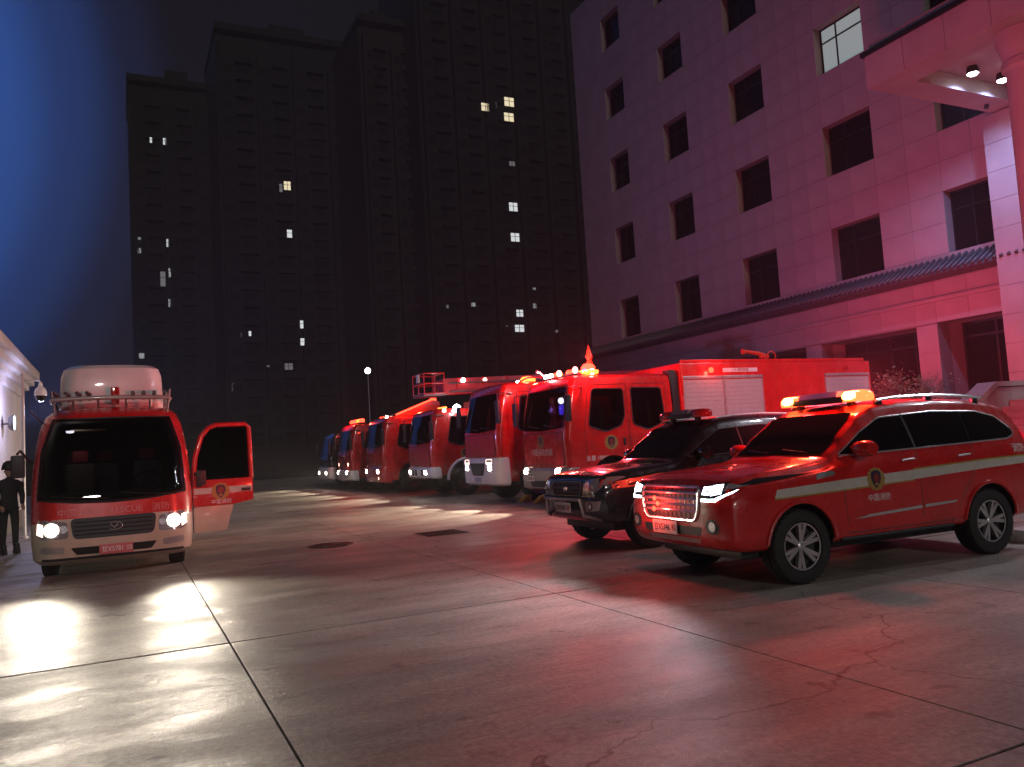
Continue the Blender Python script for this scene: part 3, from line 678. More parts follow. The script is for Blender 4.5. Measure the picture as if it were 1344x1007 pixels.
def light_bar(parent, x, y0, y1, z, lit):
    b = box('light_bar', (x - .13, y0 + .2, z), (x + .13, y1 - .2, z + .07), plastic, parent, .02)
    for s in (y0, y1):
        d = .42 * (1 if s == y0 else -1)
        p = loft('light_pod', [[(x + math.cos(t) * .15 * k, s + d / 2 + math.sin(t) * abs(d) / 2 * k, z + h) for t in [2 * math.pi * i / 20 for i in range(20)]] for k, h in ((.95, 0), (1, .04), (.97, .08), (.80, .115), (.4, .13))], (glow_bar if lit else redlens), b)
        if lit: 
            q = loft('lamp_core', [[(x - .02 + math.cos(t) * .145 * k, s + d * .5 + math.sin(t) * .135 * k, z + h) for t in [2 * math.pi * i / 16 for i in range(16)]] for k, h in ((.9, .02), (1.06, .04), (1.04, .08), (.8, .118))], glow_core, b)
            lamp('beacon_light', 'SPOT', (x + .17, s + d * .5, z + .16), 3000, (1, .06, .10), b, .06, (1, .5, .12), 108, 1); lamp('beacon_light', 'POINT', (x - .05, s + d * .5, z + .30), 85, (1, .05, .035), b, .06); lamp('beacon_light', 'SPOT', (x - .22, s + d * .5, z + .16), 700, (1, .05, .04), b, .06, (-.76, .65, .16), 52, 1)
    loft('centre_lens', [[(x + sx * .13, yy, z + .07), (x + sx * .10, yy, z + .135), (x - sx * .10, yy, z + .135), (x - sx * .13, yy, z + .07)] for sx in (1,) for yy in (y0 + .40, y1 - .40)], clear, b)
    for k in (y0 + .3, y1 - .3):
        box('bar_foot', (x - .04, k - .03, z - .1), (x + .04, k + .03, z), plastic, b)
    return b
def mirror(parent, bvh, x, z, s, m, w=.2):
    p = hit(bvh, 'L' if s < 0 else 'R', x, z, 0)
    o = loft('door_mirror', [[(x + .06 + math.cos(t) * .11 * k, p.y + s * d, z + .04 + math.sin(t) * .085 * k) for t in [2 * math.pi * i / 14 for i in range(14)]] for k, d in ((.35, -.03), (.55, .03), (.95, .07), (1.05, .15), (1.0, .22), (.75, .26))], m, parent)
    return o
def fit_glass(o, bvh, poly, pr, name, parent, trim=None, r=.009):
    g = patch(name, bvh, poly, pr, .008, glass, parent, .04)
    if trim: ctube('window_trim', bvh, poly + [poly[0]], pr, r, trim, parent, .006, .12)
    return g

def red_suv():
    V = empty('fire_command_car', (5.34, 7.30, 0), R(-2), 'glossy red fire service four wheel drive with lit roof light bar and headlight', 'car')
    body = suv_body(SUVK, red, V, (.95, 3.82), .435); bv = bvh_of(body)
    for x in (.95, 3.82):
        for s in (-1, 1): wheel(V, x, s * .825, .385, .26, .245)
    # ---- front
    gp = rpoly([(-.52, 1.045), (.52, 1.045), (.50, .80), (.44, .705), (-.44, .705), (-.50, .80)], .05)
    gr = patch('grille', bv, gp, 'F', .004, plastic, V, .06)
    ctube('grille_frame', bv, gp + [gp[0]], 'F', .016, chrome, gr, .010, .08)
    for z in (.985, .925, .862, .80): ctube('grille_bar', bv, [(-.50, z), (.50, z)], 'F', .015, chrome, gr, .012, .06)
    for y in [-.44 + i * .08 for i in range(12)]: ctube('grille_mesh', bv, [(y, .725), (y, 1.03)], 'F', .005, lamp_in, gr, .003, .06)
    for y, z in ((.26, .915), (.28, .80), (.20, .86)):
        p = hit(bv, 'F', y, z, .02); lathe('grille_strobe', [(.026, 0), (.026, -.012), (.012, -.022), (0, -.024)], p, 'x', glow_red, gr, 12)
        lamp('strobe_light', 'POINT', p + Vector((-.12, 0, 0)), 5, (1, .04, .03), gr, .03)
    for s in (-1, 1):
        hp = [(s * .55, .90), (s * .55, 1.06), (s * .66, 1.08), (s * .78, 1.095), (s * .905, 1.125), (s * .915, 1.09), (s * .885, .985), (s * .76, .90)]
        h = patch('headlight', bv, hp, 'F', .005, lamp_in, V, .05)
        patch('drl_strip', bv, [(s * .56, .905), (s * .56, .935), (s * .74, .935), (s * .85, .985), (s * .885, 1.02), (s * .875, .985), (s * .76, .905)], 'F', .010, glow_led, h, .05)
        patch('led_unit', bv, [(s * .58, .975), (s * .58, 1.045), (s * .68, 1.055), (s * .68, .975)], 'F', .012, glow_led, h, .05)
        patch('led_unit', bv, [(s * .70, .965), (s * .70, 1.06), (s * .80, 1.075), (s * .80, .985)], 'F', .012, glow_led, h, .05)
        patch('lens_reflector', bv, [(s * .815, 1.01), (s * .815, 1.075), (s * .885, 1.105), (s * .88, 1.04)], 'F', .010, chrome, h, .05)
        p = hit(bv, 'F', s * .60, 1.0, .15); lamp('headlight_beam', 'SPOT', p, 160, (.80, .88, 1), V, .06, (-1, s * .1, -.15), 115, 1)
        fp = hit(bv, 'F', s * .70, .66, 0)
        f = patch('fog_lamp_recess', bv, rpoly([(s * .60, .60), (s * .60, .70), (s * .70, .74), (s * .79, .70), (s * .79, .60), (s * .70, .57)], .04), 'F', .004, plastic, V, .05)
        patch('fog_lamp', bv, disc(s * .70, .655, .05, .05), 'F', .009, chrome, f, .04)
    patch('lower_intake', bv, rpoly([(-.50, .55), (.50, .55), (.54, .64), (-.54, .64)], .03), 'F', .004, plastic, V, .06)
    skid = patch('skid_plate', bv, [(-.45, .47), (.45, .47), (.50, .52), (-.50, .52)], 'F', .006, silver_paint, V, .06)
    p = hit(bv, 'F', 0, .61, .02); plate(V, p.x, .10, .61, plate_w, letter_k, '5346')
    # ---- glass
    ws = fit_glass(body, bv, rpoly([(-.72, 1.30), (.72, 1.30), (.62, 1.735), (-.62, 1.735)], .05), 'F', 'windscreen', V)
    for s in (-.5, .12): ctube('wiper', bv, [(s, 1.31), (s + .42, 1.345)], 'F', .010, plastic, ws, .012)
    for pr in ('L', 'R'):
        wp = rpoly([(1.62, 1.275), (2.02, 1.52), (2.34, 1.665), (3.2, 1.705), (3.98, 1.675), (4.30, 1.60), (4.47, 1.44), (4.44, 1.36), (4.30, 1.325)], .05, 3)
        sw = fit_glass(body, bv, wp, pr, 'side_window', V, chrome, .010)
        for a, b in ((2.72, 2.70), (3.62, 3.68)): ctube('window_pillar', bv, [(a, 1.30), (b, 1.69)], pr, .028 if a < 3 else .02, plastic, sw, -.010)
        # seams, stripe
        for path in ([(1.60, .47), (1.56, .8), (1.60, 1.25)], [(2.70, .45), (2.71, 1.29)], [(3.62, 1.30), (3.60, 1.0), (3.45, .82), (3.30, .62), (3.22, .47)], [(1.58, .46), (3.22, .46)]): ctube('door_seam', bv, path, pr, .006, plastic, V, -.003)
        st = patch('reflective_stripe', bv, [(.62, .90), (.66, .985), (1.6, 1.03), (2.8, 1.07), (3.8, 1.10), (4.72, 1.115), (4.74, 1.03), (3.8, 1.005), (2.8, .965), (1.6, .925)], pr, .004, stripe_w, V, .12)
        patch('stripe_edge', bv, [(2.6, 1.062), (2.6, 1.08), (3.8, 1.117), (4.72, 1.132), (4.72, 1.115), (3.8, 1.10)], pr, .005, stripe_y, st, .12)
        patch('stripe_edge', bv, [(.62, .885), (.62, .90), (1.6, .925), (2.6, .958), (2.6, .942), (1.6, .909)], pr, .005, stripe_y, st, .12)
        emblem(bv, pr, 2.02, 1.0, .13, V)
        ctext('door_lettering', bv, '中国消防', .085, letter_w, V, pr, 2.05, .80)
        ctext('rear_lettering', bv, '消防', .115, letter_w, V, pr, 4.42, 1.20)
        for x in (2.52, 3.42):
            p = hit(bv, pr, x, 1.175, .022); ctube('door_handle', bv, [(x - .09, 1.17), (x - .05, 1.175), (x + .08, 1.18), (x + .11, 1.178)], pr, .012, chrome, V, .018, .04)
        mo = patch('side_moulding', bv, [(1.66, .60), (2.68, .635), (2.68, .668), (1.9, .635)], pr, .008, chrome, V, .1); patch('side_moulding', bv, [(2.73, .637), (3.22, .655), (3.25, .68), (2.73, .67)], pr, .008, chrome, V, .1)
        patch('fender_vent', bv, rpoly([(1.18, 1.05), (1.46, 1.085), (1.44, 1.13), (1.22, 1.115)], .02), pr, .006, chrome, V, .05)
        for wx in (.95, 3.82):
            pts = []
            for i in range(15):
                a = math.pi * (.035 + .93 * i / 14); u, v = wx + math.cos(a) * .455, .39 + math.sin(a) * .455; pts.append(hit(bv, pr, u, v, .004))
            tube('wheel_arch', pts, .022, red, V, 8)
        s = -1 if pr == 'L' else 1
        mi = mirror(V, bv, 1.78, 1.30, s, red)
        ctube('roof_rail', bv, [(2.45, s * .66), (2.52, s * .655), (4.02, s * .64), (4.22, s * .63)], 'T', .022, chrome, V, .055, .2)
        for x in (2.5, 3.3, 4.1): 
            q = hit(bv, 'T', x, s * .65, 0); box('rail_foot', q - Vector((.05, .02, .03)), q + Vector((.05, .02, .05)), plastic, V, .008)
        patch('tail_light', bv, [(4.62, 1.02), (4.60, 1.28), (4.66, 1.42), (4.72, 1.36), (4.77, 1.04)], pr, .006, mat('tail_lens', (.4, .01, .015), .15, coat=.5, emit=(1, .02, .05), es=.55), V, .05)
        ctube('sill_step', bv, [(1.5, .40), (3.2, .40)], pr, .028, plastic, V, .0)
    ctube('bonnet_seam', bv, [(.30, -.80), (.9, -.83), (1.45, -.80)], 'T', .006, plastic, V, -.003); ctube('bonnet_seam', bv, [(.30, .80), (.9, .83), (1.45, .80)], 'T', .006, plastic, V, -.003)
    light_bar(V, 2.38, -.68, .74, 1.87, True)
    box('underbody', (.35, -.7, .28), (4.5, .7, .40), plastic, V, .03)
    return V

BK = [(x, zb + .02, zs - .03, zt - (.02 if x < 1.6 else .0), wb - .03, ws - .03, wt - .01, rr + .02) for x, zb, zs, zt, wb, ws, wt, rr in SUVK]
def black_suv():
    V = empty('black_command_car', (5.98, 10.72, 0), 0, 'black four wheel drive with orange red flank parked behind the red one, lights off', 'car')
    body = suv_body(BK, black_paint, V, (.9, 3.65), .43); bv = bvh_of(body)
    for x in (.9, 3.65):
        for s in (-1, 1): wheel(V, x, s * .79, .38, .26, .235)
    gp = rpoly([(-.44, 1.0), (.44, 1.0), (.40, .80), (-.40, .80)], .05); gr = patch('grille', bv, gp, 'F', .004, plastic, V, .06)
    for z in (.95, .88, .83): ctube('grille_bar', bv, [(-.41, z), (.41, z)], 'F', .012, lamp_in, gr, .010, .06)
    ctube('grille_frame', bv, gp + [gp[0]], 'F', .014, lamp_in, gr, .008, .08)
    box('badge', (-.035, -.06, .87), (-.015, .06, .93), chrome, gr, .01)
    for s in (-1, 1):
        h = patch('headlight', bv, rpoly([(s * .48, .86), (s * .48, 1.02), (s * .70, 1.05), (s * .86, 1.07), (s * .88, .98), (s * .78, .87)], .03), 'F', .006, clear, V, .05)
        patch('lamp_reflector', bv, disc(s * .58, .945, .06), 'F', .012, chrome, h, .04); patch('lamp_reflector', bv, disc(s * .73, .96, .055), 'F', .012, chrome, h, .04); patch('turn_signal', bv, [(s * .80, .92), (s * .80, 1.03), (s * .86, 1.05), (s * .865, .97)], 'F', .012, redlens, h, .05)
        f = patch('fog_lamp_recess', bv, rpoly([(s * .52, .58), (s * .52, .72), (s * .84, .74), (s * .80, .60)], .03), 'F', .005, silver_paint, V, .05); patch('fog_lamp', bv, disc(s * .64, .655, .055), 'F', .010, plastic, f, .04); patch('fog_lens', bv, disc(s * .64, .655, .035), 'F', .014, chrome, f, .04)
    ctube('bumper_bar', bv, [(-.80, .76), (.80, .76)], 'F', .03, lamp_in, V, .012, .08)
    tube('bull_bar', [(.12, .78, .46), (-.06, .55, .52), (-.08, .5, .75), (-.08, -.5, .75), (-.06, -.55, .52), (.12, -.78, .46)], .025, silver_paint, V)
    patch('lower_intake', bv, rpoly([(-.45, .50), (.45, .50), (.45, .60), (-.45, .60)], .03), 'F', .004, plastic, V, .06)
    p = hit(bv, 'F', 0, .63, .05); plate(V, p.x - .04, 0, .63, plate_w, letter_k, '5101')
    fit_glass(body, bv, rpoly([(-.70, 1.28), (.70, 1.28), (.61, 1.73), (-.61, 1.73)], .05), 'F', 'windscreen', V)
    for pr in ('L', 'R'):
        s = -1 if pr == 'L' else 1
        sw = fit_glass(body, bv, rpoly([(1.64, 1.27), (2.02, 1.5), (2.34, 1.66), (3.2, 1.70), (4.2, 1.64), (4.45, 1.36), (4.3, 1.30)], .05, 3), pr, 'side_window', V, plastic, .008)
        for a, b in ((2.72, 2.70), (3.62, 3.68)): ctube('window_pillar', bv, [(a, 1.30), (b, 1.69)], pr, .028, plastic, sw, -.012)
        patch('side_stripe', bv, [(.24, .90), (.24, .99), (1.0, 1.06), (2.8, 1.12), (4.6, 1.15), (4.65, .78), (2.8, .74), (1.4, .76), (1.34, .86), (.9, .92)], pr, .004, orange_paint, V, .12)
        for path in ([(1.60, .47), (1.56, .8), (1.60, 1.23)], [(2.70, .45), (2.71, 1.27)]): ctube('door_seam', bv, path, pr, .006, plastic, V, -.003)
        mirror(V, bv, 1.80, 1.29, s, black_paint)
        ctube('roof_rail', bv, [(2.35, s * .66), (2.45, s * .655), (4.1, s * .64), (4.2, s * .63)], 'T', .02, steel, V, .05, .2)
        for x in (2.45, 3.3, 4.05):
            q = hit(bv, 'T', x, s * .65, 0); box('rail_foot', q - Vector((.05, .02, .03)), q + Vector((.05, .02, .045)), plastic, V, .008)
        emblem(bv, pr, 2.1, .98, .12, V)
        for wx in (.9, 3.65):
            tube('wheel_arch', [hit(bv, pr, wx + math.cos(math.pi * (.04 + .92 * i / 14)) * .45, .39 + math.sin(math.pi * (.04 + .92 * i / 14)) * .45, .004) for i in range(15)], .022, black_paint, V, 8)
    light_bar(V, 2.30, -.62, .62, 1.87, False)
    box('underbody', (.35, -.7, .28), (4.5, .7, .42), plastic, V, .03)
    return V

# ---- fire engines -------------------------------------------------------------
def rrect(xf, xr, hw, rf, rr_, n=6, bow=0):
    pts = []
    for cx, cy, r, a0 in ((xf + rf, -hw + rf, rf, math.pi), (xr - rr_, -hw + rr_, rr_, 1.5 * math.pi), (xr - rr_, hw - rr_, rr_, 0), (xf + rf, hw - rf, rf, .5 * math.pi)):
        for i in range(n + 1):
            a = a0 + math.pi / 2 * i / n; pts.append((cx + math.cos(a) * r, cy + math.sin(a) * r))
    if bow:
        for f in (.6, .2, -.2, -.6): pts.append((xf, f * (hw - rf)))
        pts = [(x - bow * max(0, 1 - (y / hw) ** 2) * max(0, 1 - (x - xf) / (rf * 1.5 + .01)) if x - xf < rf * 1.5 else x, y) for x, y in pts]
    return pts
def zloft(name, levels, m, parent, n=6, bow=0, angle=35, sub=0):
    secs = [[(x, y, z) for x, y in rrect(xf, xr, hw, rf, rr_, n, bow)] for z, xf, xr, hw, rf, rr_ in levels]
    return loft(name, secs, m, parent, angle=angle)
def headlight_pair(V, bv, y, z, w, h, power, z_aim=-.10, col=(1, .86, .66), round_=False, both=True):
    for s in (-1, 1):
        poly = disc(s * y, z, w, h) if round_ else rpoly([(s * y - w, z - h), (s * y + w, z - h), (s * y + w, z + h), (s * y - w, z + h)], .03)
        hl = patch('headlight', bv, [(s * y - w * 1.5, z - h * 1.4), (s * y + w * 1.5, z - h * 1.4), (s * y + w * 1.5, z + h * 1.4), (s * y - w * 1.5, z + h * 1.4)], 'F', .004, clear, V, .08)
        patch('headlight_lens', bv, poly, 'F', .010, glow_w, hl, .06)
        p = hit(bv, 'F', s * y, z, .16); lamp('headlight_beam', 'SPOT', p, power, col, V, .05, (-1, 0, z_aim), 62, .25)
def shutters(V, x0, x1, z0, z1, hw, k, both=False):
    w = (x1 - x0) / k
    for i in range(k):
        a, b = x0 + i * w + .03, x0 + (i + 1) * w - .03
        f = box('roller_shutter', (a, -hw - .018, z0), (b, -hw - .002, z1), shutter_m, V)
        nsl = int((z1 - z0) / .11)
        for j in range(nsl): box('slat', (a + .02, -hw - .026, z0 + .01 + j * (z1 - z0) / nsl), (b - .02, -hw - .0185, z0 + (j + .88) * (z1 - z0) / nsl), shutter_m, f)
        box('shutter_rail', (a - .028, -hw - .034, z0 - .02), (a - .002, -hw - .002, z1 + .02), alloy, f); box('shutter_rail', (b + .002, -hw - .034, z0 - .02), (b + .028, -hw - .002, z1 + .02), alloy, f)
        box('shutter_head', (a - .028, -hw - .05, z1 + .022), (b + .028, -hw - .002, z1 + .10), alloy, f, .01)
        box('lift_bar', (a + .05, -hw - .05, z0 + .05), (b - .05, -hw - .027, z0 + .09), steel, f, .008)
def engine(label, loc, top=3.2, length=9.5, cabl=2.2, hw=1.24, rake=.3, front_m=red, cab_m=red, bumper_m=white_paint, bumper=(.45, 1.0), ws=(1.95, 2.95), hl=(.92, .80), hlp=700, win2=False, box_h=3.3, arch_w=False, group='fire engines parked in a row', emb=True, wheel_r=.5, hl_aim=-.12, ws_pad=.10, bodyx=None):
    V = empty('fire_engine', loc, 0, label, 'fire engine', group)
    b0, b1 = bumper; w0, w1 = ws
    cab = zloft('cab', [(b0 + .10, .16, cabl, hw - .03, .16, .08), (b1 - .25, .12, cabl, hw - .01, .16, .08), (b1 + .02, .06, cabl, hw, .13, .06), (w0 - .25, .04, cabl, hw, .14, .06), (w0 - .05, .06, cabl, hw, .14, .06), (w0 + .5, .06 + rake * .45, cabl, hw - .015, .14, .06), (w1 + .02, .06 + rake, cabl, hw - .04, .15, .08), (top - .07, .12 + rake * 1.1, cabl, hw - .06, .17, .1), (top - .02, .18 + rake * 1.15, cabl - .03, hw - .11, .2, .14), (top, .28 + rake * 1.2, cabl - .1, hw - .2, .22, .16)], cab_m, V, bow=.05)
    cut(cab, [cutter(1.32, -1.6, -.75, .55, .66, plastic), cutter(1.32, .75, 1.6, .55, .66, plastic)]); cab.data.polygons.foreach_set('use_smooth', [True] * len(cab.data.polygons)); cab.data.set_sharp_from_angle(angle=R(35))
    bv = bvh_of(cab)
    wsp = rpoly([(-hw + .12, w0), (0, w0 - .05), (hw - .12, w0), (hw - .12 - ws_pad, w1), (-hw + .12 + ws_pad, w1)], .06)
    wbs = w0 - .02; e1 = min(1.75, cabl - .25)
    ends = [(.62 + rake * .3, e1)] + ([(e1 + .22, cabl - .3)] if win2 else [])
    sps = [rpoly([(a, wbs + .02), (a + (b - a) * .45, wbs - .14), (b - .12, wbs), (b, wbs + .25), (b - (0 if i == 0 else .05), w1 - .10), (a + (.16 if i == 0 else 0), w1 - .08)], .09) for i, (a, b) in enumerate(ends)]
    def inset(P, k):
        cx = sum(q[0] for q in P) / len(P); cy = sum(q[1] for q in P) / len(P); return [(cx + (u - cx) * k, cy + (v - cy) * k) for u, v in P]
    cs_ = [prism('cutter', inset(wsp, .965), 'x', -.5, cabl - .25, lining)] + [prism('cutter', inset(q, .95), 'y', -1.6, 1.6, lining) for q in sps]
    cut(cab, cs_); cab.data.polygons.foreach_set('use_smooth', [True] * len(cab.data.polygons)); cab.data.set_sharp_from_angle(angle=R(35))
    for sx in [.62 + rake] + ([cabl - .95] if win2 else []):
        for sy in (-.62, 0, .62):
            st_ = box('seat_back', (sx + .42, sy - .23, w0 - .16), (sx + .56, sy + .23, w0 + .46), seat_m, V, .05); box('headrest', (sx + .45, sy - .12, w0 + .48), (sx + .55, sy + .12, w0 + .68), seat_m, st_, .04)
    tube('steering_wheel', [(.46 + rake * .6 + math.cos(t) * .09, -.62 + math.sin(t) * .21, w0 + .10 - math.cos(t) * .16) for t in [2 * math.pi * i / 18 for i in range(19)]], .018, plastic, V, 8)
    bp = zloft('bumper', [(b0, .10, .42, hw - .05, .15, .05), (b0 + .06, .0, .42, hw, .18, .05), (b1 - .06, -.03, .40, hw + .005, .18, .05), (b1, .02, .38, hw, .18, .05)], bumper_m, V, bow=.05); bb = bvh_of(bp)
    fp = rpoly([(-hw + .16, b1 + .06), (hw - .16, b1 + .06), (hw - .17, w0 - .1), (-hw + .17, w0 - .1)], .05)
    fpan = patch('front_panel', bv, fp, 'F', .004, front_m, V, .05); ctube('panel_seam', bv, fp + [fp[0]], 'F', .007, plastic, fpan, .008, .1)
    g = patch('windscreen', bv, wsp, 'F', .006, cglass, V, .1)
    for a in (-.75, .1): ctube('wiper', bv, [(a, w0 + .03), (a + .6, w0 + .10)], 'F', .012, plastic, g, .02)
    headlight_pair(V, bb, hl[1], hl[0], .11, .07, hlp, hl_aim)
    for pr in ('L', 'R'):
        s = -1 if pr == 'L' else 1; wb_ = w0 - .02
        for (a, b), poly in zip(ends, sps):
            patch('side_window', bv, poly, pr, .006, cglass, V, .1); ctube('window_trim', bv, poly + [poly[0]], pr, .016, plastic, V, .006, .12)
            ctube('door_seam', bv, [(a - .1, b1 + .1), (a - .1, wb_), (a + .06, w1 + .02), (b + .09, w1 + .02), (b + .09, b1 + .42)], pr, .008, plastic, V, -.003)
            p = hit(bv, pr, b - .06, w0 - .42, .0); box('door_handle', p + Vector((-.03, -.03, -.09)), p + Vector((.03, .03, .09)), plastic, V, .01)
        if emb: emblem(bv, pr, ends[0][0] + .62, w0 - .42, .19, V)
        # mirrors on arms
        a = hit(bv, pr, .38 + rake, w1 - .05, 0); m0 = Vector((.02, s * (hw + .20), w1 - .55))
        ar = tube('mirror_arm', [a, a + Vector((-.30, s * .2, .02)), Vector((m0.x, m0.y, w1 - .05)), m0], .018, plastic, V); box('mirror', m0 + Vector((-.05, -.11, -.32)), m0 + Vector((.04, .11, .32)), plastic, ar, .03)
        for k in range(2): box('cab_step', (.95, s * (hw - .12), .50 + k * .3) if s > 0 else (.95, -hw - .0, .50 + k * .3), (1.0, s * hw, .52 + k * .3) if s > 0 else (1.0, -hw + .12, .52 + k * .3), steel, V)
        if arch_w:
            tube('wheel_arch', [(1.32 + math.cos(math.pi * i / 12) * .70, s * (hw + .01), .55 + math.sin(math.pi * i / 12) * .70) for i in range(13)], .055, white_paint, V, 8)
    for x in (1.32,) + ((length - 3.3, length - 1.95) if length > 9.8 else (length - 2.5,)):
        for s in (-1, 1): wheel(V, x, s * (hw - .19), wheel_r, .32, .29, 'truck')
    for s in (-1, 1): box('chassis_rail', (.35, s * .42 - .06, .62), (length - .2, s * .42 + .06, .86), plastic, V)
    bx = bodyx or cabl + .35
    box('axle', (1.25, -.9, .44), (1.39, .9, .56), plastic, V); 
    bd = box('body_box', (bx, -hw, .95), (length, hw, box_h), red, V, .03)
    box('body_skirt', (bx, -hw + .02, .55), (length - 3.6 if length > 9.8 else length - 3.15, hw - .02, .948), red, V, .02)
    box('cab_gap', (cabl + .01, -.9, .9), (bx - .01, .9, 2.6), plastic, V)
    return V, cab, bv, bp, bb
# ============================================================ the row of vehicles
red_suv(); black_suv()
def roof_strip(V, bv, ys, x_off, m, z=.03):
    for y in ys:
        p = hit(bv, 'T', x_off, y, 0); lathe('marker_lamp', [(.05, -.01), (.055, .03), (.04, .065), (0, .075)], p, 'z', m, V, 12)
def beacon(V, p, m, r=.13, h=.16, power=0, col=(1, .1, .05)):
    b = lathe('beacon', [(r * 1.1, -.02), (r * 1.1, .03), (r, .035)], p, 'z', plastic, V, 18); lathe('beacon_lens', [(r, .032), (r, h * .6), (r * .75, h * .9), (0, h)], p, 'z', m, b, 18)
    if power: lamp('beacon_light', 'POINT', Vector(p) + Vector((0, 0, h + .15)), power, col, b, .1)
# --- engine A, crew cab, next to the black car
V, cab, bv, bp, bb = engine('long red crew cab fire engine with silver roller shutters behind the black car', (9.5, 18.2, 0), top=3.22, length=10.5, cabl=3.25, rake=.20, bumper_m=silver_paint, bumper=(.42, .98), win2=True, box_h=3.47, hl=(.90, .86), hlp=900, bodyx=3.52)
emblem(bv, 'F', .0, 1.64, .17, V, .006); ctext('front_lettering', bv, '中国消防救援', .19, letter_w, V, 'F', 0, 1.36, .010)
ctext('weight_lettering', bv, '总重 18800kg', .14, letter_w, V, 'L', .95, 1.16)
p = hit(bb, 'F', .35, .70, .02); plate(V, p.x, .55, .72, plate_w, letter_k, '5128')
patch('bumper_intake', bb, rpoly([(-.55, .50), (.55, .50), (.60, .66), (-.60, .66)], .04), 'F', .006, plastic, V, .08)
hw = 1.24
shutters(V, 3.58, 6.3, .98, 3.02, hw, 2); shutters(V, 8.62, 10.4, .98, 3.02, hw, 1)
for x in (4.55, 9.5): lathe('side_marker', [(.075, 0), (.075, -.03), (.05, -.06), (0, -.07)], (x, -hw - .002, 3.27), 'y', glow_red if x < 5 else redlens, V, 16)
lamp('marker_light', 'POINT', (4.55, -hw - .3, 3.27), 14, (1, .05, .03), V, .06)
box('lettered_strip', (4.95, -hw - .012, 3.21), (6.15, -hw - .002, 3.32), plate_w, V, .004); text('strip_lettering', '119 消防救援', .10, mat('dark_red_lettering', (.3, .02, .02), .5), V, (5.55, -hw - .014, 3.265), 'L', .001)
box('gantry_rail', (3.6, -hw + .02, 3.471), (10.3, -hw + .06, 3.56), red, V, .01)
prism('air_stack', [(3.22, 1.0), (3.5, 1.0), (3.5, 3.1), (3.40, 3.3), (3.20, 3.3), (3.28, 2.6)], 'y', -1.2, -.93, plastic, V, .02)
tube('grab_handle', [(3.54, -1.26, 2.6), (3.54, -1.32, 2.65), (3.54, -1.32, 3.35), (3.54, -1.26, 3.4)], .015, orange_paint, V)
# roof lights
lb = box('roof_light_bar', (.62, -1.0, 3.24), (.86, 1.0, 3.31), plastic, V, .02)
for i, y in enumerate((-.62, -.38, .10, .34, .58, .82)):
    lathe('strobe', [(.07, 0), (.075, .06), (.05, .10), (0, .11)], (.72, y, 3.31), 'z', (glow_red, glow_red, glow_amber, glow_red, glow_w, glow_w)[i], lb, 14)
for i, y in enumerate((-.92, -.1)): lathe('spot_lamp', [(.08, .62), (.085, .57), (.06, .545), (0, .54)], (0, y, 3.36), 'x', glow_dim, lb, 14)
dm = lathe('roof_beacon', [(.24, 3.25), (.26, 3.30), (.25, 3.34), (.1, 3.36)], (.95, -.95, 0), 'z', glow_amber, V, 20); lathe('beacon_dome', [(.17, 3.36), (.18, 3.42), (.12, 3.50), (0, 3.53)], (.95, -.95, 0), 'z', glow_red, dm, 18); lathe('strobe', [(.07, -.27), (.07, -.29), (0, -.31)], (.95, -.85, 3.30), 'y', glow_white, dm, 12); lathe('strobe', [(.06, -.24), (.06, -.29), (0, -.30)], (.78, -.78, 3.31), 'y', glow_blue, dm, 12)
lathe('antenna_cone', [(.09, 3.53), (.05, 3.60), (.09, 3.68), (.06, 3.80), (.012, 3.95), (0, 4.02)], (1.0, -.95, 0), 'z', orange_paint, V, 12)
lamp('beacon_light', 'POINT', (.55, -1.3, 3.6), 420, (1, .06, .10), V, .12); lamp('beacon_light', 'POINT', (.3, .5, 3.6), 150, (1, .05, .05), V, .12)
for y in (-.9, .9):
    lathe('added_rear_lamp', [(.08, 10.505), (.08, 10.54), (.05, 10.57), (0, 10.58)], (0, y, 3.25), 'x', glow_red, V, 14); lamp('rear_red_fill', 'SPOT', (10.75, y, 3.25), 420, (1, .05, .10), V, .08, (1, -.1, .45), 155, 1)  # unseen lamps, added at the rear to throw red on the facade
tube('air_horn', [(.75, .98, 3.36), (.6, .98, 3.50), (.5, .98, 3.52)], [.03, .03, .06], chrome, V)
# water cannon on the roof
wc = lathe('water_cannon', [(.22, 3.47), (.20, 3.52), (.12, 3.54), (.12, 3.70), (.15, 3.72), (.15, 3.80), (.0, 3.82)], (7.6, .0, 0), 'z', orange_paint, V, 18)
tube('cannon_barrel', [(7.75, 0, 3.76), (7.4, 0, 3.86), (6.95, 0, 3.92), (6.8, 0, 3.92)], [.07, .07, .05, .085], orange_paint, wc); tube('cannon_wheel', [(7.7 + math.cos(a) * .16, -.2, 3.74 + math.sin(a) * .16) for a in [k * math.pi / 8 for k in range(17)]], .018, orange_paint, wc)
for s in (-.45, .45): box('cannon_cage', (7.2, s - .02, 3.471), (7.24, s + .02, 3.72), orange_paint, wc)
# --- engine B, flat front with pink light painted in
V, cab, bv, bp, bb = engine('red fire engine with plain front panel painted as lit pink and white bumper with black centre intake', (9.2, 21.55, 0), top=3.36, length=9.2, cabl=2.3, rake=.22, front_m=redB, bumper_m=white_paint, bumper=(.50, 1.28), ws=(2.05, 3.08), hl=(1.0, .82), hlp=650, box_h=3.4, emb=False)
patch('bumper_intake', bb, rpoly([(-.55, 1.14), (.55, 1.14), (.38, .78), (-.38, .78)], .05), 'F', .008, plastic, V, .08); patch('number_plate', bb, [(-.24, .60), (.24, .60), (.24, .74), (-.24, .74)], 'F', .012, mat('blue_grey_plate', (.3, .36, .45), .5), V, .1)
for s in (-1, 1): patch('headlight_upper', bb, rpoly([(s * .62, 1.10), (s * .98, 1.10), (s * .98, 1.24), (s * .62, 1.24)], .03), 'F', .008, glow_dim, V, .08)
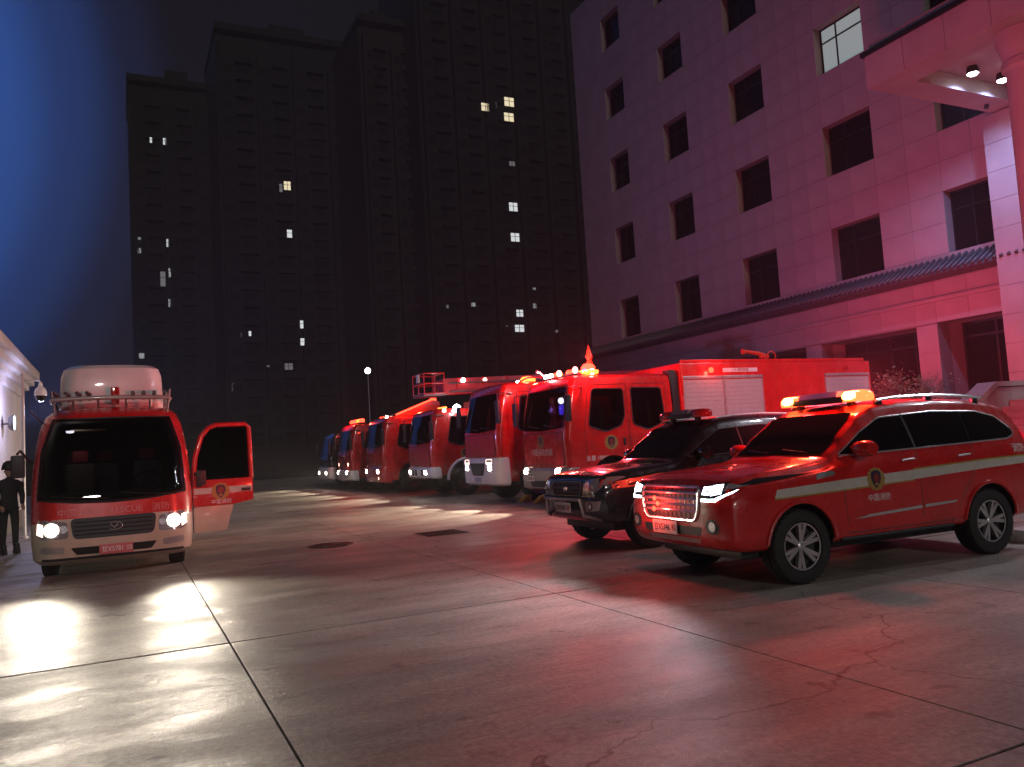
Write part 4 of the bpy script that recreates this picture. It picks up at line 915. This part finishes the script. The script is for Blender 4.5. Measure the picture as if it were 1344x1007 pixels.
roof_strip(V, bv, (-.9, .8), .95, glow_w); beacon(V, (1.35, -.75, 3.36), glow_amber, .22, .2, 60); 
sl = box('side_strobe', (1.95, -1.36, 2.35), (2.15, -1.25, 2.85), plastic, V, .02); lathe('strobe', [(.09, -1.36), (.09, -1.40), (.05, -1.44), (0, -1.45)], (2.05, 0, 2.78), 'y', glow_white, sl, 14); box('blue_lamp', (1.96, -1.42, 2.38), (2.14, -1.361, 2.66), glow_blue, sl, .03); lamp('strobe_light', 'POINT', (2.05, -1.75, 2.6), 28, (.35, .2, 1), sl, .08)
tube('roof_rail', [(.9, -1.05, 3.36), (1.2, -1.05, 3.5), (2.2, -1.05, 3.5)], .025, red, V); roof_strip(V, bv, (.35, .1), 1.0, glow_red)
# --- engine C, white bumper and wheel arch, boom above
V, cab, bv, bp, bb = engine('red fire engine with white bumper and white wheel arch below a long red boom', (9.25, 27.1, 0), top=3.0, length=9.8, cabl=2.35, rake=.18, front_m=redB, bumper_m=white_paint, bumper=(.62, 1.02), ws=(1.85, 2.8), hl=(.85, .82), hlp=650, box_h=3.0, arch_w=True)
for y in (-.5, .1, .4): 
    p = hit(bb, 'F', y, .84, .0); box('bumper_slot', p + Vector((-.02, -.07, -.1)), p + Vector((.02, .07, .1)), plastic, bp, .01)
roof_strip(V, bv, (-.95, -.75, -.55, -.35), .75, glow_amber); lathe('work_lamp', [(.13, 0), (.14, -.05), (.08, -.08), (0, -.09)], (1.05, -1.22, 2.98), 'y', glow_white, V, 16); lathe('work_lamp', [(.07, 0), (.07, -.05), (0, -.07)], (.6, -1.2, 2.92), 'y', glow_dim, V, 12)
lamp('work_light', 'POINT', (1.05, -1.75, 2.98), 22, (.95, .95, 1), V, .08)
bo = prism('boom', [(-.2, 3.20), (9.4, 3.42), (9.4, 4.0), (-.2, 3.78)], 'y', -.35, .35, redB, V, .03); box('boom_turntable', (7.2, -.9, 3.0), (9.2, .9, 3.43), red, V, .05)
for k in range(9): box('boom_rib', (.3 + k, -.37, 3.24 + k * .023), (.36 + k, .37, 3.80 + k * .023), red, bo)
for z in (3.30, 3.60): tube('boom_pipe', [(.0, -.42, z), (9.0, -.42, z + .2)], .03, steel, bo)
box('boom_cradle', (2.0, -.45, 3.0), (2.3, .45, 3.26), plastic, V)
for x in (.55, 1.4): lathe('boom_lamp', [(.07, -.36), (.08, -.42), (0, -.45)], (x, 0, 3.70), 'y', glow_dim if x > 1 else glow_w, bo, 12)
# basket at the boom end
for z in (3.25, 3.6, 3.95): tube('basket_rail', [(-.25, -.6, z), (-1.0, -.6, z), (-1.0, .6, z), (-.25, .6, z), (-.25, -.6, z)], .028, red, bo)
for x, y in ((-.25, -.6), (-1, -.6), (-1, .6), (-.25, .6), (-.62, -.6), (-1, 0)): tube('basket_post', [(x, y, 3.2), (x, y, 3.97)], .022, red, bo)
box('basket_floor', (-1.02, -.62, 3.16), (-.2, .62, 3.22), steel, bo); box('basket_panel', (-1.06, -.2, 3.65), (-1.01, .05, 3.95), cream_paint, bo, .01)
for o in V.children:
    if o.name.startswith('boom') and not o.name.startswith(('boom_turn', 'boom_cradle')): o.location = (1.15, 0, .32)
box('boom_support', (3.4, -.4, 2.98), (3.8, .4, 3.62), plastic, V)
# --- engine D
V, cab, bv, bp, bb = engine('red fire engine with sloping red roof fairing and lamps along its edge', (9.0, 32.0, 0), top=3.02, length=9.4, cabl=2.5, rake=.15, bumper_m=red, bumper=(.42, 1.05), ws=(1.85, 2.78), hl=(.88, .82), hlp=600, box_h=3.2)
rf = prism('roof_fairing', [(.7, 3.02), (2.6, 3.02), (2.6, 3.55), (2.3, 3.62)], 'y', -1.1, 1.1, orange_paint, V, .03)
tube('fairing_lamp_strip', [(.72, -1.1, 3.08), (2.3, -1.1, 3.66)], .035, glow_red, rf); beacon(rf, (2.45, -.7, 3.58), glow_red, .13, .18); roof_strip(V, bv, (.2, .6), .6, glow_red); lathe('spot_lamp', [(.08, .40), (.09, .34), (0, .30)], (0, -1.0, 2.98), 'x', glow_w, V, 12)
lathe('fog_lamp', [(.07, .02), (.07, -.03), (0, -.05)], (0, -.82, .62), 'x', glow_dim, V, 12)
lamp('fairing_light', 'POINT', (1.2, -1.6, 3.6), 60, (1, .06, .03), V, .1)
# --- engine E with bright light bar
V, cab, bv, bp, bb = engine('red fire engine with a bright red roof light bar and white bumper', (8.9, 36.6, 0), top=2.95, length=8.6, cabl=2.1, rake=.18, bumper_m=white_paint, bumper=(.45, .9), ws=(1.8, 2.7), hl=(.82, .80), hlp=600, box_h=3.0)
lb = box('roof_light_bar', (.6, -1.05, 2.96), (.9, 1.05, 3.04), plastic, V, .02)
for i in range(9): lathe('strobe', [(.09, 0), (.10, .09), (.06, .15), (0, .16)], (.74, -.95 + i * .235, 3.04), 'z', glow_amber if i in (2, 3) else glow_red, lb, 12)
lamp('bar_light', 'POINT', (.2, .0, 3.45), 120, (1, .05, .03), V, .15); roof_strip(V, bv, (-.8,), 1.4, glow_dim)
for s in (-1, 1): patch('upper_lamp', bv, disc(s * .85, 1.18, .08), 'F', .010, glow_dim, V, .05)
# --- engine F, black paint standing for a cab lost in the dark
V, cab, bv, bp, bb = engine('fire engine with cab painted black for darkness and white bumper, farthest along the row', (8.9, 40.7, 0), top=2.75, length=8.0, cabl=2.0, rake=.25, front_m=black_paint, cab_m=black_paint, bumper_m=white_paint, bumper=(.45, 1.05), ws=(1.6, 2.5), hl=(.78, .78), hlp=500, box_h=2.75, emb=False)
# wheel chocks
chock_m = mat('yellow_chock', (.50, .34, .04), .6, var=.25, vscale=20)
for x, y, l in ((10.12, 19.62, 'yellow wheel chock before the far front tyre of the crew cab fire engine'), (10.05, 20.42, 'yellow wheel chock beside the engine with the plain pink lit front')):
    c = tag(prism('wheel_chock', [(-.22, 0), (.16, 0), (.16, .20), (.02, .20), (-.12, .09)], 'y', -.11, .11, chock_m, None, .012), l, 'wheel chock'); c.location = (x, y, 0)
    for k in range(3): box('rib', (-.2 + k * .06, -.112, .001), (-.18 + k * .06, .112, .04 + k * .03), chock_m, c)
    tube('handle', [(.16, -.05, .10), (.22, -.05, .12), (.22, .05, .12), (.16, .05, .10)], .01, steel, c)

# ============================================================ bus
def bus():
    V = empty('fire_minibus', (-.17, 13.62, 0), R(90), 'red and beige fire service minibus with roof pod, headlights on and front door open', 'bus')
    hw = 1.11; Lg = 6.9
    lv = [(.24, .22, Lg, hw - .10, .30, .1), (.32, .08, Lg, hw - .02, .32, .12), (.55, .0, Lg, hw, .34, .14), (.86, .02, Lg, hw + .005, .36, .14), (1.22, .06, Lg, hw + .005, .38, .14), (1.6, .16, Lg, hw - .01, .40, .14), (2.0, .30, Lg, hw - .05, .42, .15), (2.3, .46, Lg, hw - .10, .44, .16), (2.46, .60, Lg - .02, hw - .16, .46, .18), (2.55, .75, Lg - .06, hw - .24, .48, .2), (2.60, .95, Lg - .14, hw - .38, .46, .25)]
    low = zloft('lower_body', lv[:4], cream_paint, V, 8, .10, 30); upb = zloft('upper_body', lv[3:], red, V, 8, .10, 30)
    cut(low, [cutter(1.15, -1.4, -.6, .42, .48, plastic), cutter(1.15, .6, 1.4, .42, .48, plastic), cutter(5.0, -1.4, -.6, .42, .48, plastic), cutter(5.0, .6, 1.4, .42, .48, plastic)])
    low.data.polygons.foreach_set('use_smooth', [True] * len(low.data.polygons)); low.data.set_sharp_from_angle(angle=R(30))
    bm = bmesh.new(); bm.from_mesh(low.data); b2 = bmesh.new(); b2.from_mesh(upb.data); me = bpy.data.meshes.new('t'); b2.to_mesh(me); bm.from_mesh(me); bv = BVHTree.FromBMesh(bm); bm.free(); b2.free()
    for x in (1.15, 5.0):
        for s in (-1, 1): wheel(V, x, s * (hw - .20), .39, .24, .22, 'truck')
    ws = patch('windscreen', bv, rpoly([(-1.02, 1.20), (-.5, 1.14), (0, 1.12), (.5, 1.14), (1.02, 1.20), (.97, 1.9), (.83, 2.40), (-.83, 2.40), (-.97, 1.9)], .08), 'F', .008, cglass, V, .06)
    wpoly = rpoly([(-1.02, 1.20), (-.5, 1.14), (0, 1.12), (.5, 1.14), (1.02, 1.20), (.97, 1.9), (.83, 2.40), (-.83, 2.40), (-.97, 1.9)], .08)
    cut(upb, [prism('cutter', [(u * .955, 1.76 + (v - 1.76) * .95) for u, v in wpoly], 'x', -.5, 5.2, lining)]); upb.data.polygons.foreach_set('use_smooth', [True] * len(upb.data.polygons)); upb.data.set_sharp_from_angle(angle=R(30))
    dsh = box('dashboard', (.42, -.90, 1.08), (.85, .90, 1.26), lining, V, .05)
    tube('steering_wheel', [(.92 + math.cos(t) * .10, -.50 + math.sin(t) * .21, 1.38 - math.cos(t) * .16) for t in [2 * math.pi * i / 18 for i in range(19)]], .018, plastic, V, 8)
    for sx in (1.35, 2.3, 3.2, 4.1):
        for sy in (-.56, .15, .60) if sx > 2 else (-.50, .50):
            st_ = box('seat_back', (sx + .1, sy - .21, 1.06), (sx + .24, sy + .21, 1.72), seat_m, V, .05); box('headrest', (sx + .12, sy - .12, 1.74), (sx + .22, sy + .12, 1.93), mat('red_headrest', (.25, .02, .03), .7), st_, .04)
    box('ceiling_panel', (1.2, .10, 2.255), (2.4, .62, 2.275), cream_paint, V, .008); dl = lathe('dome_lamp', [(.06, 2.25), (.055, 2.22), (0, 2.21)], (1.1, .62, 0), 'z', mat('glow_dome', (.8, .8, .8), .3, emit=(.95, .92, 1), es=4), V, 14); lamp('dome_light', 'POINT', (1.15, .55, 2.12), 1.6, (1, .9, .75), dl, .04)
    for a in (-.85, .05): ctube('wiper', bv, [(a, 1.17), (a + .35, 1.20), (a + .75, 1.24)], 'F', .010, plastic, ws, .02)
    ctube('windscreen_seal', bv, [(-1.0, 1.20), (-.5, 1.14), (0, 1.12), (.5, 1.14), (1.0, 1.20), (.96, 1.9), (.82, 2.40), (-.82, 2.40), (-.96, 1.9), (-1.0, 1.20)], 'F', .014, plastic, ws, .004)
    patch('front_band', bv, [(-1.0, .860), (1.0, .860), (1.0, .910), (-1.0, .910)], 'F', .003, cream_paint, V, .1)
    mat('pink_lettering', (.6, .2, .2), .5)
    for w_, u_ in (('中国', .62), ('FIRE', .30), ('RESCUE', -.16), ('消防', -.64)): ctext('front_lettering', bv, w_, .13, MATS['pink_lettering'], V, 'F', u_, .99)
    gr = patch('grille', bv, rpoly([(-.58, .910), (.58, .910), (.54, .610), (-.54, .610)], .08), 'F', .006, plastic, V, .07)
    for z in (.67, .73, .79, .85): ctube('grille_bar', bv, [(-.52, z), (.52, z)], 'F', .008, lamp_in, gr, .008)
    # oval badge
    ctube('badge_ring', bv, disc(0, .765, .11, .055, 20)[3:18], 'F', .008, chrome, gr, .018, .03); ctube('badge_mark', bv, [(-.05, .795), (0, .735), (.05, .795)], 'F', .009, chrome, gr, .020, .03)
    for s in (-1, 1):
        h = patch('headlight', bv, rpoly([(s * .60, .630), (s * .62, .870), (s * .98, .910), (s * 1.03, .710), (s * .95, .630)], .05), 'F', .006, clear, V, .06)
        patch('headlight_lens', bv, disc(s * .82, .765, .095), 'F', .012, glow_w, h, .05); patch('reflector', bv, disc(s * .665, .765, .055), 'F', .012, chrome, h, .05)
        patch('turn_signal', bv, [(s * .93, .670), (s * .93, .850), (s * 1.0, .870), (s * 1.01, .710)], 'F', .012, glow_dim if s > 0 else glow_dim, h, .05)
        p = hit(bv, 'F', s * .82, .765, .2); lamp('headlight_beam', 'SPOT', p, 640, (1, .88, .70), V, .15, (-1, s * .18, .03), 70, 1)
        patch('fog_lamp_recess', bv, rpoly([(s * .66, .410), (s * .66, .510), (s * .96, .530), (s * .97, .430)], .04), 'F', .005, silver_paint, V, .06)
    it = patch('bumper_intake', bv, rpoly([(-.58, .490), (.58, .490), (.50, .380), (-.50, .380)], .03), 'F', .005, plastic, V, .06)
    p = hit(bv, 'F', 0, .43, .02); plate(V, p.x - .01, -.02, .43, plate_r, letter_w, '5781')
    ctube('bumper_lip', bv, [(-.95, .330), (.95, .330)], 'F', .02, plastic, V, .0)
    # side windows and stripe on both sides
    for pr in ('L', 'R'):
        s = -1 if pr == 'L' else 1
        for a, b in ((1.75, 2.9), (3.0, 4.2), (4.3, 5.5), (5.6, 6.6)): patch('side_window', bv, rpoly([(a, 1.35), (b, 1.35), (b, 2.12), (a, 2.12)], .08), pr, .005, glass, V, .15)
        patch('side_stripe', bv, [(1.75, 1.06), (6.8, 1.06), (6.8, 1.2), (1.75, 1.2)], pr, .004, stripe_w, V, .3)
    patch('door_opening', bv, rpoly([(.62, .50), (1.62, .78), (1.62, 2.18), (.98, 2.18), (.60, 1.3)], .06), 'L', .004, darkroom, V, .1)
    patch('side_window', bv, rpoly([(.75, 1.35), (1.6, 1.35), (1.6, 2.1), (1.05, 2.1)], .08), 'R', .005, glass, V, .1)
    # open driver door, hinged at its front edge
    D = empty('front_door', (.66, -hw - .03, 0), 0, parent=V); D.rotation_euler = (0, 0, R(-78))
    outer = rpoly([(.0, .48), (.0, 1.28), (.07, 1.75), (.26, 2.14), (.40, 2.22), (.92, 2.22), (.98, 2.1), (1.0, .93), (.68, .88), (.55, .48)], .06)
    top_o = [p for p in outer if p[1] >= 0]
    dp = prism('door_panel', rpoly([(.0, .95), (.0, 1.33), (1.0, 1.33), (1.0, .95), (.68, .90), (.02, .90)], .03), 'y', -.03, .03, red, D, .008)
    prism('door_lower', rpoly([(.01, .48), (.01, .898), (.67, .898), (.60, .70), (.54, .48)], .04), 'y', -.028, .028, cream_paint, D, .008)
    tube('door_frame', [(.02, 0, 1.30), (.06, 0, 1.70), (.17, 0, 2.05), (.29, 0, 2.19), (.42, 0, 2.235), (.90, 0, 2.235), (.965, 0, 2.18), (.98, 0, 1.32)], .042, red, D, 12)
    prism('door_glass', [(.06, 1.32), (.09, 1.70), (.19, 2.03), (.30, 2.17), (.42, 2.20), (.90, 2.20), (.94, 2.16), (.955, 1.32)], 'y', -.008, .008, cglass, D)
    bmd = bmesh.new(); bmd.from_mesh(dp.data); bd = BVHTree.FromBMesh(bmd); bmd.free()
    patch('door_stripe', bd, [(.02, 1.10), (.98, 1.10), (.98, 1.20), (.02, 1.20)], 'L', .003, stripe_w, D, .3); emblem(bd, 'L', .45, 1.13, .15, D); ctext('door_lettering', bd, '中国消防', .085, letter_w, D, 'L', .46, .955)
    box('door_handle', (.80, -.055, 1.11), (.95, -.031, 1.16), plastic, D, .01); box('hinge_cover', (.06, -.05, 1.22), (.16, -.031, 1.28), plastic, D, .01)
    mr = tube('mirror_arm', [(.05, -.03, 1.45), (.02, -.12, 1.44), (.08, -.2, 1.40)], .018, plastic, D); box('door_mirror', (.0, -.26, 1.26), (.16, -.20, 1.50), plastic, mr, .03)
    box('door_lining', (.08, .031, .95), (.92, .05, 1.3), plastic, D, .01)
    # right mirror
    ar = tube('mirror_arm', [(.45, hw - .02, 1.75), (.30, hw + .12, 1.95), (.15, hw + .14, 1.9)], .018, plastic, V); box('mirror', (.05, hw + .04, 1.55), (.14, hw + .22, 1.88), plastic, ar, .03)
    # roof rack, rails and pod
    bmr = None
    zr = 2.62
    rk = tube('roof_rack', [(1.0, -.86, zr + .1), (.72, -.82, zr + .1), (.66, -.5, zr + .11), (.64, 0, zr + .115), (.66, .5, zr + .11), (.72, .82, zr + .1), (1.0, .86, zr + .1)], .035, silver_paint, V, 10)
    for s in (-1, 1):
        tube('rack_rail', [(.95, s * .86, zr + .1), (6.4, s * .86, zr + .1)], .03, silver_paint, rk); tube('rack_rail', [(.95, s * .86, zr + .24), (6.4, s * .86, zr + .24)], .018, steel, rk)
        for x in (.75, 1.5, 2.5, 3.5, 4.5, 5.5, 6.3): tube('rack_post', [(x, s * .80, 2.48), (x, s * .85, zr + .24)], .018, steel, rk)
    for y in (-.55, -.2, .2, .55): tube('rack_post', [(.80, y, 2.50), (.68, y, zr + .12)], .018, steel, rk)
    for i, y in enumerate((-.78, -.62, -.46, -.30)): tube('hose_fitting', [(.95, y, zr + .10), (.90, y, zr + .22), (.82, y, zr + .20)], .03, steel, V)
    for i, y in enumerate((.78, .62, .46, .32)): tube('hose_fitting', [(.95, y, zr + .10), (.90, y, zr + .20), (.84, y + .05, zr + .22)], .026, steel, V)
    tube('antenna', [(.85, .95, 2.35), (.6, 1.12, 2.55)], .012, steel, V)
    box('siren_box', (.82, -.10, zr + .02), (1.0, .02, zr + .30), redlens, V, .02)
    pod = zloft('roof_pod', [(zr - .08, 1.02, 3.2, .76, .22, .2), (zr + .20, .98, 3.2, .76, .24, .2), (zr + .50, 1.02, 3.2, .745, .25, .2), (zr + .62, 1.06, 3.18, .71, .26, .2), (zr + .68, 1.14, 3.12, .63, .26, .2), (zr + .70, 1.35, 2.95, .46, .25, .2)], white_paint, V, 8, .08, 30)
    box('pod_seam', (1.2, -.745, zr + .18), (3.1, -.738, zr + .2), steel, pod)
    return V
bus()

# ============================================================ person by the gatehouse
def person():
    V = empty('person', (-2.18, 19.6, 0), R(-65), 'person in dark jacket and trousers with dark helmet, standing beside the minibus', 'person')
    cloth = mat('dark_jacket', (.025, .024, .03), .8, var=.3, vscale=20, bump=.2, bscale=25); trous = mat('dark_trousers', (.018, .017, .02), .85, var=.3, vscale=20); skin = mat('skin', (.45, .27, .19), .55); boot = mat('black_boots', (.01, .01, .01), .5)
    def sk(name, V_, E_, Rr, m, par, root=0, lev=2):
        me = bpy.data.meshes.new(name); me.from_pydata(V_, E_, []); o = bpy.data.objects.new(name, me); link(o)
        md = o.modifiers.new('k', 'SKIN'); md.use_smooth_shade = True
        for i, r in enumerate(Rr): me.skin_vertices[0].data[i].radius = r if isinstance(r, tuple) else (r, r)
        for i in range(len(Rr)): me.skin_vertices[0].data[i].use_root = i == root
        s = o.modifiers.new('s', 'SUBSURF'); s.levels = lev; s.render_levels = lev; bpy.context.view_layer.update(); bake(o)
        o.data.materials.clear(); o.data.materials.append(m); o.data.polygons.foreach_set('use_smooth', [True] * len(o.data.polygons)); o.parent = par; return o
    # facing local +x
    vb = [(0, 0, .96), (0, 0, 1.12), (.01, 0, 1.30), (.01, 0, 1.45), (.03, 0, 1.53), (.04, 0, 1.58),
          (0, -.10, .90), (.03, -.12, .50), (.0, -.13, .12), (0, .10, .90), (-.02, .12, .50), (-.05, .13, .12),
          (0, -.19, 1.43), (.02, -.25, 1.17), (.16, -.20, .99), (0, .19, 1.43), (-.02, .26, 1.17), (.14, .20, 1.0)]
    eb = [(0, 1), (1, 2), (2, 3), (3, 4), (4, 5), (0, 6), (6, 7), (7, 8), (0, 9), (9, 10), (10, 11), (3, 12), (12, 13), (13, 14), (3, 15), (15, 16), (16, 17)]
    rb = [(.13, .17), (.12, .16), (.13, .18), (.11, .15), .065, .055, .095, .072, .055, .095, .072, .055, .075, .058, .042, .075, .058, .042]
    b = sk('body', vb, eb, rb, cloth, V); b.data.materials.append(trous)
    for p in b.data.polygons:
        if p.center.z < .93: p.material_index = 1
    hd = sk('head', [(.04, 0, 1.55), (.05, 0, 1.63), (.055, 0, 1.70), (.045, 0, 1.78)], [(0, 1), (1, 2), (2, 3)], [(.05, .05), (.085, .068), (.098, .078), (.07, .06)], skin, V)
    lathe('helmet', [(.145, 1.715), (.150, 1.73), (.135, 1.75), (.130, 1.80), (.105, 1.86), (.05, 1.90), (0, 1.905)], (.04, 0, 0), 'z', plastic, V, 24); tube('nose', [(.145, 0, 1.70), (.165, 0, 1.665), (.145, 0, 1.655)], [.010, .016, .008], skin, hd, 8)
    for s in (-1, 1):
        tube('ear', [(.05, s * .078, 1.70), (.045, s * .092, 1.69), (.045, s * .082, 1.655)], [.012, .018, .010], skin, hd, 8); lathe('eye', [(0, .006), (.010, .004), (.012, 0)], (.135, s * .032, 1.70), 'x', navy, hd, 10)
        w = Vector((.16, -.20, .99)) if s < 0 else Vector((.14, .20, 1.0)); d = Vector((.5, -.05 * s, -.6)).normalized()
        k = w + d * .09; hv = [w, w + d * .05, k]; he = [(0, 1), (1, 2)]; hr = [(.03, .03), (.038, .026), (.036, .022)]
        for i, (o_, ln) in enumerate(((-.028, .065), (-.009, .075), (.010, .07), (.027, .055))):
            base = len(hv); p0 = k + Vector((0, o_, 0)); hv += [p0 + d * ln * .5, p0 + d * ln * .8 + Vector((-.02, 0, -.015))]; he += [(2, base), (base, base + 1)]; hr += [(.009, .009), (.008, .008)]
        base = len(hv); hv += [w + d * .06 + Vector((.03, -.02 * s, .0)), w + d * .09 + Vector((.045, -.03 * s, -.01))]; he += [(1, base), (base, base + 1)]; hr += [(.010, .010), (.009, .009)]
        sk('hand', [tuple(v) for v in hv], he, hr, skin, V, 0, 1)
        fx = .0 if s < 0 else -.05
        loft('boot', [[(fx + .06 + math.cos(t) * a, s * .13 + math.sin(t) * b_, z) for t in [2 * math.pi * i / 16 for i in range(16)]] for a, b_, z in ((.145, .055, 0), (.148, .058, .03), (.13, .055, .07), (.085, .055, .12), (.07, .058, .2))], boot, V)
    tube('jacket_hem', [(math.cos(t) * .135, math.sin(t) * .175, .93) for t in [2 * math.pi * i / 20 for i in range(21)]], .018, cloth, b)
    return V
person()
# ============================================================ night haze
hz = bpy.data.materials.new('thin_haze'); hz.use_nodes = True; t = hz.node_tree
for n in list(t.nodes): t.nodes.remove(n)
ou = t.nodes.new('ShaderNodeOutputMaterial'); pv = t.nodes.new('ShaderNodeVolumePrincipled'); pv.inputs['Color'].default_value = (.85, .86, .9, 1); pv.inputs['Density'].default_value = .0009; pv.inputs['Anisotropy'].default_value = .0
t.links.new(pv.outputs[0], ou.inputs['Volume'])
HZ = tag(box('haze', (-152, -82, -1.5), (222, 332, 97), hz), kind='stuff')
HZ.display_type = 'WIRE'
